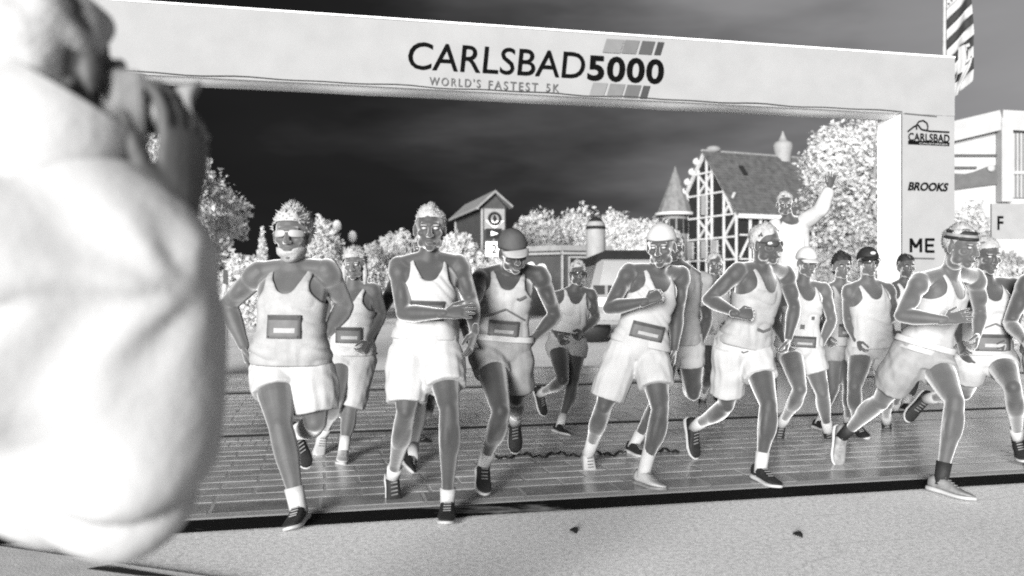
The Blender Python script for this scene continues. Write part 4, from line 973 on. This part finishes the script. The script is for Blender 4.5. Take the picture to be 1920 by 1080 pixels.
    if K.get('bib'):
        x0, x1, ta, tb = K['bib']; x0, x1, ta, tb = x0-.008, x1+.008, ta-.012, tb+.018; off = ti+.012+.030*max(0, .55-(ta+tb)/2)
        V2, F2 = patch(tor, x0, x1, ta, tb, off+.004); bo = link_mesh('bib', V2, F2, MAT['bib'], root); solid(bo, .002)
        dt = tb-ta; dx = x1-x0
        V2, F2 = patch(tor, x0+.004, x1-.004, tb-dt*.22, tb-dt*.05, off+.0075, 8, 2); link_mesh('bib_band', V2, F2, MAT['bibdark'], bo)
        V2, F2 = patch(tor, x0+dx*.22, x1-dx*.16, ta+dt*.24, ta+dt*.44, off+.0075, 8, 2); link_mesh('bib_number', V2, F2, MAT['biblight'], bo)
        for q, (u, w) in enumerate(((.06, .08), (.92, .08), (.06, .92), (.92, .92))):
            c = tor.front(ta+dt*w, x0+dx*u, off+.008); V2, F2 = ellipsoid(c, (.004,)*3, None, 8, 5); link_mesh('safety_pin', V2, F2, MAT['bibdark'], bo)
    for pts, w in K.get('prints', ()):
        off = ti+.014+.030*max(0, .55-pts[0][1]); V2, F2 = stroke(tor, pts, w, off); link_mesh('print', V2, F2, MAT['print'], root)
    for (x, t, r) in K.get('dots', ()):
        off = ti+.014+.030*max(0, .55-t); V2, F2 = patch(tor, x-r, x+r, t-r/tor.len, t+r/tor.len, off, 3, 3); link_mesh('print_dot', V2, F2, MAT['print'], root)
    # ---- feet
    for nm, k_, a_, t_ in (('A', kA, aA, tA), ('B', kB, aB, tB)):
        shn = (a_-k_).normalized()
        sk = K.get('sock', MAT['white'])
        if sk:
            hgt = K.get('sockh', .10)
            mbs = MB(); mbs.tube([a_-shn*hgt*k, a_-shn*.03*k, a_+shn*.04*k], [.045*b, .042*b, .041*b], 16, caps=False); mbs.build('sock', sk, root, True)
        shoe(root, a_, t_, shn, k*1.08, K.get('mshoe', MAT['black']), K.get('msole', MAT['white']), K.get('mlace', MAT['grey']))
    # ---- head things
    V2, F2 = ellipsoid((0, .0905, -.072), (.023, .007, .0055), None, 12, 6); link_mesh('lips', [X(v) for v in V2], F2, MAT['lips'], root)
    if K.get('hair'):
        kind, mh = K['hair']
        lim_b = {'short': -.060, 'full': -.075, 'long': -.16}[kind]; top_f = .088 if K.get('headband') else .064
        def keep(v):
            jit = .004*math.sin(v.x*420+seed)+.003*math.sin(v.x*170+v.y*260)
            if v.y > .040: return v.z > top_f-abs(v.x)*.12+jit
            if v.y > -.012: return v.z > .052-.060*(.040-v.y)/.052+jit
            return v.z > lim_b+jit
        r = {'short': (.0790, .0990, .0965), 'full': (.086, .106, .106), 'long': (.090, .109, .106)}[kind]
        V2, F2 = sphere_patch(X, (0, -.014, .030), r, keep, 44, 30, seed, .009 if kind == 'short' else .013)
        V2, F2 = tufts(V2, F2, X((0, -.014, .03)), uz, {'short': .010, 'full': .017, 'long': .018}[kind]*hs, K.get('tuft', {'short': 700, 'full': 620, 'long': 500}[kind]), seed); ho = link_mesh('hair', V2, F2, mh, root)
        if kind == 'long':
            mbh = MB()
            for sg in (-1, 1):
                mbh.tube([X((sg*.075, -.02, .0)), X((sg*.085, -.01, -.08)), X((sg*.080, .0, -.16))], [(.022*hs, .03*hs), (.024*hs, .034*hs), (.012*hs, .02*hs)], 10)
            mbh.tube([X((0, -.09, .0)), X((0, -.085, -.10)), X((0, -.07, -.18))], [(.07*hs, .03*hs), (.07*hs, .03*hs), (.05*hs, .02*hs)], 12)
            mbh.build('lock', mh, ho, True)
    if K.get('beard'):
        def keepb(v): return v.z < -.055 and v.y > -.005 and not (abs(v.x) < .022 and -.078 < v.z < -.060 and v.y > .05)
        V2, F2 = sphere_patch(X, (0, .018, -.040), (.069, .078, .089), keepb, 40, 30, seed, .005); bo = link_mesh('beard', V2, F2, K['beard'], root); solid(bo, .006*k, -1)
    if K.get('cap'):
        mc, visor = K['cap'][0], K['cap'][1]
        V2, F2 = sphere_patch(X, (0, -.012, .030), (.087, .108, .105), lambda v: v.z > (.040 if v.y > 0 else .015), 44, 30); co = link_mesh('cap', V2, F2, mc, root); solid(co, .004*k)
        if visor:
            V2, F2 = [], []; nx, ny = 12, 6
            for j in range(ny+1):
                for i in range(nx+1):
                    u = -1+2*i/nx; v = j/ny
                    x = .078*u*(1-.12*v); y = .092*math.sqrt(max(0, 1-.72*u*u))-.006+v*.072*math.sqrt(max(.05, 1-.8*u*u)); z = .044-.016*u*u-.020*v
                    V2.append(X((x, y, z)))
            F2 = [(j*(nx+1)+i, j*(nx+1)+i+1, (j+1)*(nx+1)+i+1, (j+1)*(nx+1)+i) for j in range(ny) for i in range(nx)]
            vo = link_mesh('visor', V2, F2, K['cap'][2] if len(K['cap']) > 2 else mc, co); solid(vo, .004*k)
        if len(K['cap']) > 3:
            V2, F2 = ellipsoid((0, .098, .075), (.024, .006, .014), None, 14, 8); link_mesh('badge', [X(v) for v in V2], F2, K['cap'][3], co)
    if K.get('headband'):
        for q, m_ in enumerate(K['headband']):
            z0, z1 = .040+.016*q, .055+.016*q
            V2, F2 = sphere_patch(X, (0, -.012, .028), (.0835, .104, .100), lambda v: z0 < v.z < z1+.004, 48, 60); ho = link_mesh('headband', V2, F2, m_, root); solid(ho, .004*k)
    if K.get('glasses'):
        mg = K['glasses']; go = None
        for sg in (-1, 1):
            V2, F2 = [], []; nx, ny = 10, 6
            for j in range(ny+1):
                for i in range(nx+1):
                    u = i/nx; v = -1+2*j/ny; x = sg*(.008+.062*u); y = .100-.050*(u**2.4)-.004*v*v; z = .006+v*.0165*math.sqrt(max(.1, 1-.75*(2*u-1)**4))-.004*u
                    V2.append(X((x, y, z)))
            F2 = [(j*(nx+1)+i, j*(nx+1)+i+1, (j+1)*(nx+1)+i+1, (j+1)*(nx+1)+i) for j in range(ny) for i in range(nx)]
            if go is None:
                g_ = MB(); g_.tube([X((-.01, .101, .012)), X((.01, .101, .012))], [.003*hs]*2, 8)
                for s2 in (-1, 1): g_.tube([X((s2*.071, .052, .010)), X((s2*.082, .0, .008))], [.0035*hs]*2, 8)
                go = g_.build('sunglasses', mg, root)
            lo = link_mesh('lens', V2, F2, mg, go); solid(lo, .003*k)
    else:
        for sg in (-1, 1):
            V2, F2 = ellipsoid((sg*.030, .080, .003), (.013, .010, .007), None, 10, 8); eo = link_mesh('eye', [X(v) for v in V2], F2, MAT['eye'], root)
            V2, F2 = ellipsoid((sg*.031, .085, .019), (.019, .008, .004), None, 10, 6); link_mesh('eyebrow', [X(v) for v in V2], F2, K['hair'][1] if K.get('hair') else MAT['eye'], root)
    return root, dict(P=P, N=N, X=X, tor=tor, wA=wA, wB=wB, eA=eA, eB=eB, sA=sA, sB=sB, k=k)

MAT = {}
MAT['white'] = mat('white_cloth', 0.43, .85, .05, 18, .15, 140)
MAT['shirt'] = mat('shirt_cloth', 0.37, .85, .05, 12, .2, 120)
MAT['shorts'] = mat('shorts_cloth', 0.385, .85, .05, 10, .2, 120)
MAT['grey_top'] = mat('grey_cloth', 0.29, .85, .10, 16, .25, 130)
MAT['grey_shorts'] = mat('grey_shorts_cloth', 0.235, .85, .08, 14, .25, 130)
MAT['black'] = mat('black_mesh', .012, .7, .3, 40, .3, 200)
MAT['grey'] = mat('grey_trim', .20, .7, .2, 30)
MAT['bib'] = mat('bib_paper', 0.1, .7, .12, 20)
MAT['bibdark'] = mat('bib_ink', 0.035, .7, .2, 30)
MAT['biblight'] = mat('bib_white', 0.3, .7, .08, 30)
MAT['print'] = mat('dark_print', .09, .7, .15, 20)
MAT['lips'] = mat('lips', .08, .5, .1, 20)
MAT['eye'] = mat('eye_pale', .40, .3, .05, 20)
MAT['hairpale'] = mat('pale_hair', 0.33, .7, .12, 60, .5, 160)
MAT['lens'] = mat('pale_lens', 0.36, .25, .04, 10, spec=.6)
MAT['darklens'] = mat('dark_lens', .04, .25, .1, 10, spec=.5)
MAT['capgrey'] = mat('charcoal_cap_cloth', .055, .8, .15, 20, .2, 150)
MAT['skin'] = mat('skin', 0.058, .62, .16, 9, .12, 90, spec=.3)
MAT['skinmid'] = mat('skin_mid', 0.034, .62, .16, 9, .12, 90, spec=.3)
MAT['skindeep'] = mat('skin_deep', 0.018, .62, .18, 9, .12, 90, spec=.3)

def edge_sheen(m, w, r):  # white sheen gives skin pale edges that stand in for inverted shading
    p = m.node_tree.nodes['Principled BSDF']; p.inputs['Sheen Weight'].default_value = w; p.inputs['Sheen Roughness'].default_value = r; p.inputs['Sheen Tint'].default_value = (1, 1, 1, 1); return m
for q in ('skin', 'skinmid', 'skindeep'): edge_sheen(MAT[q], 1.0, .47)
S, SM, SD = MAT['skin'], MAT['skinmid'], MAT['skindeep']
HP = MAT['hairpale']
# front row, from the left side of the road to the right
person('older runner with thick pale hair, beard and pale glasses, hands near his hips', Y=4.85, b=1.17, skin=S, hs=1.22, pel=(548, 690), neck=(550, 505), head=(548, 440, -.03), pitch=3,
    shA=(487, 512, .02), shB=(613, 508, .0), elA=(427, 572, .12), wrA=(457, 648, .06), elB=(648, 575, .12), wrB=(615, 622, -.02), hA=dict(kind='relax', dir=(.18, 0, -1), palm=(1, .3, 0)), hB=dict(kind='fist', dir=(-.8, -.25, -.45), palm=(-.2, .9, -.3)),
    knA=(526, 800, -.20), anA=('t', -.01), toA=(548, 982, 'g', .035), knB=(592, 790, -.03), anB=(556, 812, .36), toB=(570, 858, .40), belly=.03,
    hair=('full', HP), beard=HP, glasses=MAT['lens'], mtop=MAT['grey_top'], hem=.04, mshorts=MAT['shorts'], shl=(.42, .82), shr=.030, bib=(-.085, .085, .33, .53), shlogo=[(.10, -.14)], vox=.0085)
person('tall lean runner in a white singlet, forearm held across his numbered bib', Y=4.88, skin=SM, hs=1.08, pel=(797, 655), neck=(803, 487), head=(806, 428, -.05), pitch=6, yaw=6,
    shA=(748, 500, -.02), shB=(860, 496, .05), elA=(757, 588, '-'), wrA=(834, 588, -.26), elB=(884, 565, .06), wrB=(890, 622, -.12), hA=dict(kind='open', dir=(1, -.1, .12), palm=(.1, .9, -.5)), hB=dict(kind='relax', dir=(-.2, -.3, -.9), palm=(-.9, .3, 0)),
    knA=(762, 772, -.10), anA=(737, 892, .22), toA=(739, 938, .16), knB=(843, 768, -.22), anB=('t', -.005), toB=(837, 972, 'g', .035),
    hair=('short', HP), mtop=MAT['shirt'], hem=.12, mshorts=MAT['shorts'], shl=(.86, .62), shr=.026, bib=(-.09, .09, .34, .53), vox=.0085, sockh=.07)
person('runner in a charcoal cap leaning forward, singlet with a printed roof line and swoosh', Y=5.35, skin=SD, hs=1.05, pel=(940, 655), neck=(952, 508), head=(962, 472, -.13), pitch=24, yaw=18, roll=8,
    shA=(903, 520, .0), shB=(1012, 515, .03), elA=(884, 572, '-'), wrA=(868, 610, -.22), elB=(1042, 592, .10), wrB=(1003, 632, .02), hA=dict(kind='relax', dir=(.3, -.3, -.8), palm=(.9, .3, 0)), hB=dict(kind='fist', dir=(-.6, -.1, -.7), palm=(-.8, .4, 0)),
    knA=(940, 772, -.33), anA=(908, 870, -.12), toA=(908, 925, 'g', .045), knB=(968, 745, .10), anB=(966, 790, .46), toB=(966, 835, .50),
    cap=(MAT['capgrey'], True, MAT['grey_top']), mtop=MAT['grey_top'], hem=.05, mshorts=MAT['grey_shorts'], band=MAT['white'], shl=(.40, .80), shr=.02, bib=(-.085, .085, .18, .36), vox=.0085,
    prints=[([(-.125, .40), (0, .52), (.125, .40)], .011), ([(.062, .66), (.075, .645), (.118, .70)], .014)])
person('runner with a plain pale cap and right fist raised to the chest, wide white shorts', Y=5.6, skin=SM, hs=1.12, pel=(1197, 655), neck=(1230, 510), head=(1240, 462, -.05), pitch=10, yaw=-22,
    shA=(1180, 510, -.03), shB=(1277, 515, .10), elA=(1142, 578, '-'), wrA=(1212, 565, -.28), elB=(1270, 588, .14), wrB=(1264, 655, .06), hA=dict(kind='fist', dir=(.9, -.1, .5), palm=(.2, .8, -.5)), hB=dict(kind='relax', dir=(-.1, -.2, -1), palm=(-.9, .2, 0)),
    knA=(1132, 762, .0), anA=(1104, 850, .33), toA=(1108, 890, .22), knB=(1238, 768, -.20), anB=('t', -.07), toB=(1236, 912, 'g', .035),
    cap=(MAT['white'], False), mtop=MAT['shirt'], hem=.05, mshorts=MAT['shorts'], shl=(.86, .62), shr=.026, bib=(-.10, .10, .16, .33), mshoe=MAT['white'], msole=MAT['grey'], vox=.0085, sockh=.2)
person('runner looking aside in dark sunglasses, pale singlet, elbow bent wide', Y=5.7, skin=SM, hs=1.1, pel=(1392, 655, .05), neck=(1428, 505), head=(1436, 458, -.05), pitch=4, yaw=38,
    shA=(1385, 508, -.06), shB=(1472, 512, .16), elA=(1328, 562, -.02), wrA=(1382, 588, '-'), elB=(1490, 575, .22), wrB=(1478, 635, .16), hA=dict(kind='fist', dir=(1, -.15, -.02), palm=(.1, .9, -.4)), hy=14,
    knA=(1362, 758, .16), anA=(1303, 800, .50), toA=(1303, 848, .50), knB=(1441, 758, -.20), anB=('t', -.04, .07), toB=(1452, 906, 'g', .035),
    hair=('short', HP), glasses=MAT['darklens'], mtop=MAT['grey_top'], hem=.04, mshorts=MAT['shorts'], shl=(.80, .50), shr=.024, shlogo=[(-.06, .0), (.07, .02)], prints=[([(-.02, .30), (.03, .28), (.09, .33)], .02)], vox=.0085)
person('runner in a striped headband lunging with a long stride, one hand spread in front', Y=5.45, skin=S, hs=1.1, pel=(1728, 668, .05), neck=(1778, 515), head=(1802, 462, -.12), pitch=10, yaw=24,
    shA=(1724, 528, -.10), shB=(1828, 520, .16), elA=(1690, 592, '-'), wrA=(1772, 600, -.33), elB=(1838, 585, .26), wrB=(1832, 628, .16), hA=dict(kind='open', dir=(1, -.1, .22), palm=(.1, .9, -.5)), hy=16,
    knA=(1652, 752, .24), anA=(1582, 815, .58), toA=(1573, 872, .56), knB=(1790, 752, -.24), anB=('t', -.075, .07), toB=(1814, 930, 'g', .035),
    headband=[MAT['black'], MAT['grey'], MAT['black']], hair=('short', HP), mtop=MAT['shirt'], hem=.04, mshorts=MAT['grey_shorts'], band=MAT['white'], shl=(.72, .34), shr=.022, sock=MAT['black'], sockh=.10, mshoe=MAT['grey'], prints=[([(.04, .62), (.07, .60), (.10, .64)], .012), ([(-.02, .16), (.03, .13), (.08, .18)], .016)], vox=.0085)
# second row
person('runner in a white top with long pale hair, behind the older bearded runner', Y=6.4, skin=S, s=.95, pel=(660, 668), neck=(662, 540), head=(664, 495, -.04), pitch=8,
    shA=(622, 548, .05), shB=(700, 544, .0), elA=(612, 600, .14), wrA=(630, 648, .05), elB=(716, 590, .06), wrB=(690, 640, -.10),
    knA=(632, 745, -.22), anA=(606, 815, .10), toA=(600, 842, .02), knB=(656, 768, -.10), anB=('t', -.02), toB=(642, 864, 'g', .035), hair=('long', HP), mtop=MAT['white'], hem=.02, mshorts=MAT['shorts'], shl=(.35, .95), bib=(-.09, .09, .22, .42), mshoe=MAT['white'], vox=.011)
person('runner almost hidden behind the tall lean runner, one forearm showing', Y=6.7, skin=SD, pel=(782, 655), neck=(790, 515), head=(792, 468, -.04), shA=(744, 530, .0), shB=(840, 528, .05), elA=(714, 585, .08), wrA=(697, 640, -.08), elB=(862, 590, .1), wrB=(850, 640, -.05),
    knA=(786, 755, -.16), anA=('t', -.05), toA=(782, 878, 'g', .035), knB=(806, 745, .02), anB=(776, 812, .30), toB=(796, 828, .22), hair=('short', HP), mtop=MAT['shirt'], mshorts=MAT['shorts'], shl=.4, vox=.011)
person('small runner far back in dark sunglasses and crop top, right of the charcoal cap', Y=7.55, skin=SM, s=.92, pel=(1062, 645), neck=(1078, 545), head=(1084, 513, -.04), yaw=6,
    shA=(1046, 556, .0), shB=(1108, 552, .03), elA=(1030, 600, .08), wrA=(1046, 630, -.10), elB=(1118, 596, .06), wrB=(1092, 622, '-'), knA=(1056, 712, -.26), anA=(1014, 738, .12), toA=(1018, 768, .16), knB=(1074, 718, -.06), anB=('t', -.04), toB=(1062, 812, 'g', .035),
    hair=('short', HP), glasses=MAT['darklens'], mtop=MAT['white'], hem=.22, mshorts=MAT['shorts'], shl=.30, vox=.012)  # dark lenses put the lit forehead's inverted tone on the face
person('broad runner in a pale shirt mostly hidden behind the raised-fist runner', Y=6.5, skin=SM, pel=(1272, 650), neck=(1272, 500), head=(1262, 462, .0), shA=(1228, 515, .0), shB=(1318, 528, .05), elA=(1222, 585, .08), wrA=(1235, 630, .0), elB=(1326, 596, .10), wrB=(1312, 646, .0),
    knA=(1240, 742, -.18), anA=('t', -.04), toA=(1206, 852, 'g', .035), knB=(1300, 738, .04), anB=(1282, 700, .40), toB=(1290, 722, .44), hair=('short', HP), top='tee', mtop=MAT['grey_top'], mshorts=MAT['shorts'], shl=.4, vox=.011)
person('runner in a white dotted singlet and pale brimmed cap', Y=7.0, skin=S, s=.96, pel=(1498, 655), neck=(1505, 535), head=(1513, 492, -.05), pitch=12, yaw=10,
    shA=(1466, 545, .0), shB=(1544, 542, .04), elA=(1452, 600, .08), wrA=(1470, 640, -.08), elB=(1560, 600, .08), wrB=(1540, 645, -.02), knA=(1500, 730, -.30), anA=(1466, 795, .06), toA=(1458, 832, .04), knB=(1542, 738, -.05), anB=(1552, 808, .10), toB=(1560, 838, .0),
    cap=(MAT['white'], True, MAT['white']), mtop=MAT['white'], mshorts=MAT['shorts'], shl=(.25, .5), bib=(-.10, .08, .06, .20), dots=[(-.09, .52, .014), (.05, .50, .014), (-.03, .36, .018)], vox=.011)
person('runner with dark hair and grey top, left of the dark capped runner', Y=7.7, skin=S, s=.96, pel=(1572, 650), neck=(1577, 535), head=(1578, 500, -.04), shA=(1540, 548), shB=(1612, 546, .03), elA=(1530, 600, .06), wrA=(1548, 632, -.08), elB=(1620, 600, .06), wrB=(1606, 636, -.06),
    knA=(1562, 728, -.12), anA=('t',), toA=(1550, 806, 'g', .035), knB=(1592, 725, -.20), anB=(1590, 790, .1), toB=(1596, 806, .0), hair=('full', MAT['black']), mtop=MAT['grey_top'], mshorts=MAT['grey_shorts'], shl=.4, bib=(-.05, .09, .18, .36), vox=.012)
person('runner in a black cap with a pale oval badge and dark sunglasses', Y=7.2, skin=S, pel=(1634, 655), neck=(1628, 532), head=(1628, 492, -.04), shA=(1592, 545), shB=(1664, 543, .03), elA=(1590, 600, .08), wrA=(1606, 640, -.06), elB=(1676, 590, .06), wrB=(1644, 618, '-'),
    knA=(1602, 725, -.18), anA=('t',), toA=(1620, 816, 'g', .035), knB=(1660, 730, .0), anB=(1662, 790, .35), toB=(1664, 818, .35), cap=(MAT['black'], True, MAT['black'], MAT['white']), glasses=MAT['darklens'], mtop=MAT['white'], mshorts=MAT['shorts'], shl=(.3, .5), vox=.0115)
person('runner with a roof line print and wide bib, right behind the headband runner', Y=6.05, skin=SM, pel=(1846, 668), neck=(1848, 532), head=(1850, 480, -.06), pitch=8, yaw=4, hs=1.06,
    shA=(1802, 542, .02), shB=(1898, 536, .02), elA=(1790, 600, .12), wrA=(1800, 640, .0), elB=(1906, 592, .08), wrB=(1886, 642, -.08), knA=(1808, 735, .18), anA=(1738, 748, .55), toA=(1712, 772, .58), knB=(1898, 726, -.30), anB=(1908, 822, .0), toB=(1916, 850, -.10),
    hair=('short', HP), mtop=MAT['shirt'], mshorts=MAT['shorts'], shl=(.6, .38), bib=(-.12, .10, .10, .30), prints=[([(-.11, .37), (0, .46), (.11, .37)], .011), ([(.06, .60), (.075, .585), (.11, .63)], .012)], vox=.0105)
person('runner cut off by the right edge, only one bent arm in view', Y=5.8, skin=SM, pel=(1975, 668), neck=(1978, 515), head=(1985, 462, -.05), shA=(1925, 530, -.02), shB=(2030, 530, .03), elA=(1892, 606, .08), wrA=(1922, 640, '-'), elB=(2060, 600, .08), wrB=(2040, 650, 0),
    knA=(1960, 745, -.2), anA=('t',), toA=(1960, 880, 'g', .035), knB=(2005, 750, .05), anB=(1990, 800, .4), toB=(1995, 840, .4), hair=('short', HP), mtop=MAT['shirt'], mshorts=MAT['shorts'], shl=.45, vox=.011)
person('distant runner in a grey singlet seen between the raised-fist runner and the sunglasses runner', Y=9.2, skin=SM, pel=(1338, 628), neck=(1340, 524), head=(1341, 496, -.04), shA=(1310, 534), shB=(1372, 532, .03), elA=(1302, 580, .05), wrA=(1318, 608, -.12), elB=(1382, 580, .05), wrB=(1366, 606, -.12),
    knA=(1330, 696, -.22), anA=(1318, 745, .08), toA=(1316, 768, .02), knB=(1352, 692, .05), anB=('t',), toB=(1352, 752, 'g', .035), hair=('short', HP), mtop=MAT['grey_top'], mshorts=MAT['shorts'], shl=.4, vox=.013)
person('distant runner in white just left of the headband runner, half hidden by the arm', Y=8.6, skin=SM, pel=(1696, 640), neck=(1698, 530), head=(1699, 500, -.04), shA=(1667, 542), shB=(1732, 540, .03), elA=(1658, 590, .05), wrA=(1676, 622, -.12), elB=(1742, 588, .05), wrB=(1724, 620, -.12),
    knA=(1688, 712, -.22), anA=(1678, 766, .08), toA=(1676, 790, .02), knB=(1712, 708, .05), anB=('t',), toB=(1712, 770, 'g', .035), hair=('short', MAT['black']), mtop=MAT['white'], mshorts=MAT['shorts'], shl=.4, bib=(-.09, .09, .2, .4), vox=.013)
# on a stand behind the field
person('man in a white shirt standing high behind the runners with both arms raised', 'people watching the race', Y=8.8, skin=SM, s=1.0, pel=(1492, 506), neck=(1480, 414), head=(1472, 382, -.03), yaw=-14, pitch=4, shA=(1452, 424, .0), shB=(1512, 420, .02), elA=(1432, 470, -.02), wrA=(1444, 512, -.10), elB=(1540, 392, -.18), wrB=(1556, 352, -.10), hB=dict(kind='open', dir=(.2, 0, 1), palm=(0, -1, 0)),
    knA=(1478, 582, -.02), anA=(1478, 656, .03), toA=(1478, 664, -.13), knB=(1508, 582, -.02), anB=(1510, 656, .03), toB=(1512, 664, -.13), hair=('short', HP), top='tee', sl=1.0, mtop=MAT['white'], tinf=.016, mshorts=MAT['shorts'], shl=.97, vox=.013)
# the photographer close on the left, seen from behind
ph, pk = person('photographer close by in a puffy pale jacket, seen from behind, camera raised to the eye', 'people watching the race', Y=1.12, skin=mat('skin_photographer', .07, .62, .16, 9, .12, 90, spec=.3), s=1.0, back=True, pel=(-340, 955, .0), neck=(60, 330, .02), head=(90, 130, .04), yaw=165, pitch=2,
    shA=(235, 480, .03), shB=(-190, 420, .05), elA=(235, 885, .06), wrA=(335, 400, .06), elB=(-120, 700, .25), wrB=(150, 380, .28), hA=dict(kind='relax', size=1.15, dir=(.06, .05, 1), palm=(-.9, .35, .1)), hB=dict(kind='grip', dir=(.6, .2, .5), palm=(0, .4, 1)), hy=6,
    knA=(-440, 1600, .0), anA=(-440, 2210, .05), toA=(-430, 2270, .22), knB=(-640, 1600, .0), anB=(-640, 2210, .05), toB=(-640, 2270, .22),
    tuft=0, hair=('short', mat('greying_hair', .36, .8, .10, 40, .3, 120)), top='jacket', mtop=mat('puffy_jacket_cloth', .40, .8, .05, 5, .3, 30), tinf=.058, slv=.62, fill=(((110, 760, .10), (.20, .13, .20)), ((190, 900, .12), (.11, .12, .09)), ((200, 560, .08), (.15, .12, .14)), ((165, 425, .08), (.15, .12, .10)), ((120, 620, .02), (.17, .10, .2))), hem=.45, mshorts=mat('trouser_cloth', .2, .85, .1, 10, .2, 100), shl=.97, vox=.010)
# ---------------------------------------------------------------- what the photographer holds, and the plant by the kerb
W = pk['wA']; hc = W+Vector((.02, .03, .10)); CAMB = mat('camera_body_pale', .24, .5, .06, 12, .2, 90)
cm = thing('handheld_camera', 'pale camera held up in the photographer\'s right hand', 'camera', tuple(hc))
def bev(o, w=.006): 
    m = o.modifiers.new('b', 'BEVEL'); m.width = w; m.segments = 3; return o
fd = Vector((.80, .60, .04)).normalized(); sd2 = fd.cross(ZV).normalized(); ud = sd2.cross(fd); RC = Matrix((fd, sd2, ud)).transposed()
bc = at(228, 228, 1.20)
mb = MB(); mb.box(bc, (.055, .085, .135), RC); bev(mb.build('camera_body', CAMB, cm), .014)
l0 = bc+fd*.028+ud*.012; ax_ = (fd+Vector((.15, -.25, .10))).normalized()
mb = MB(); mb.tube([l0, l0+ax_*.030, l0+ax_*.031, l0+ax_*.055], [.030, .030, .033, .033], 28, caps=False); ln_ = mb.build('lens', CAMB, cm, True)
mb = MB(); mb.tube([l0+ax_*.018, l0+ax_*.026], [.0318, .0318], 28, caps=False); mb.build('zoom_ring', MAT['grey'], ln_, True)
hood = MB(); V, F = [], []
for q in range(33):
    a = 2*math.pi*q/32; s_ = ax_.orthogonal().normalized(); t_ = ax_.cross(s_); e = s_*math.cos(a)+t_*math.sin(a); h = .026+.010*math.sin(2*a)
    V += [l0+ax_*.050+e*.034, l0+ax_*(.050+h)+e*.039]
for q in range(32): F.append((2*q, 2*q+2, 2*q+3, 2*q+1))
ho_ = link_mesh('lens_hood', V, F, CAMB, ln_); solid(ho_, .003)
mb = MB(); mb.box(bc+fd*-.005+sd2*-.055, (.05, .03, .05), RC); bev(mb.build('viewfinder', CAMB, cm), .008)
mb = MB(); mb.tube([bc+ud*.068, bc+ud*.078], [.010, .010], 12); mb.build('dial', CAMB, cm, True)
mb = MB(); mb.tube([bc+ud*.06-fd*.01, bc+ud*.10+sd2*-.03-fd*.03, bc+ud*.06+sd2*-.08-fd*.05], [.005]*3, 8); mb.build('strap', CAMB, cm, True)
# strappy plant
pl = thing('leafy_plant', 'small plant with long grey leaves at the bottom left beside the mat', 'plant', (-2.62, 4.35, 0))
b0 = Vector((-2.62, 4.40, .0))
PLM = mat('grey_leaf', .24, .6, .15, 8, .2, 40)
for q, (dx, dy, h, ln) in enumerate(((.55, -.06, .10, .42), (.32, .05, .20, .30), (-.05, .0, .40, .12), (.10, .02, .36, .16), (-.3, .05, .25, .3), (.28, -.08, .06, .25))):
    V, F = [], []
    for i in range(9):
        t = i/8; c = b0+Vector((dx*t, dy*t, h*math.sin(math.pi*(.12+.58*t))))
        w = .035*math.sin(math.pi*min(1, .12+t*.88))+.004; sd_ = Vector((-dy, dx, 0)).normalized() if abs(dx) > .12 else Vector((1, 0, 0))
        V += [c-sd_*w*.7+ZV*w*.6, c+ZV*-.006, c+sd_*w*.7-ZV*w*.2]
    for i in range(8): F += [(3*i, 3*i+1, 3*i+4, 3*i+3), (3*i+1, 3*i+2, 3*i+5, 3*i+4)]
    o = link_mesh('leaf', V, F, PLM, pl); solid(o, .003)
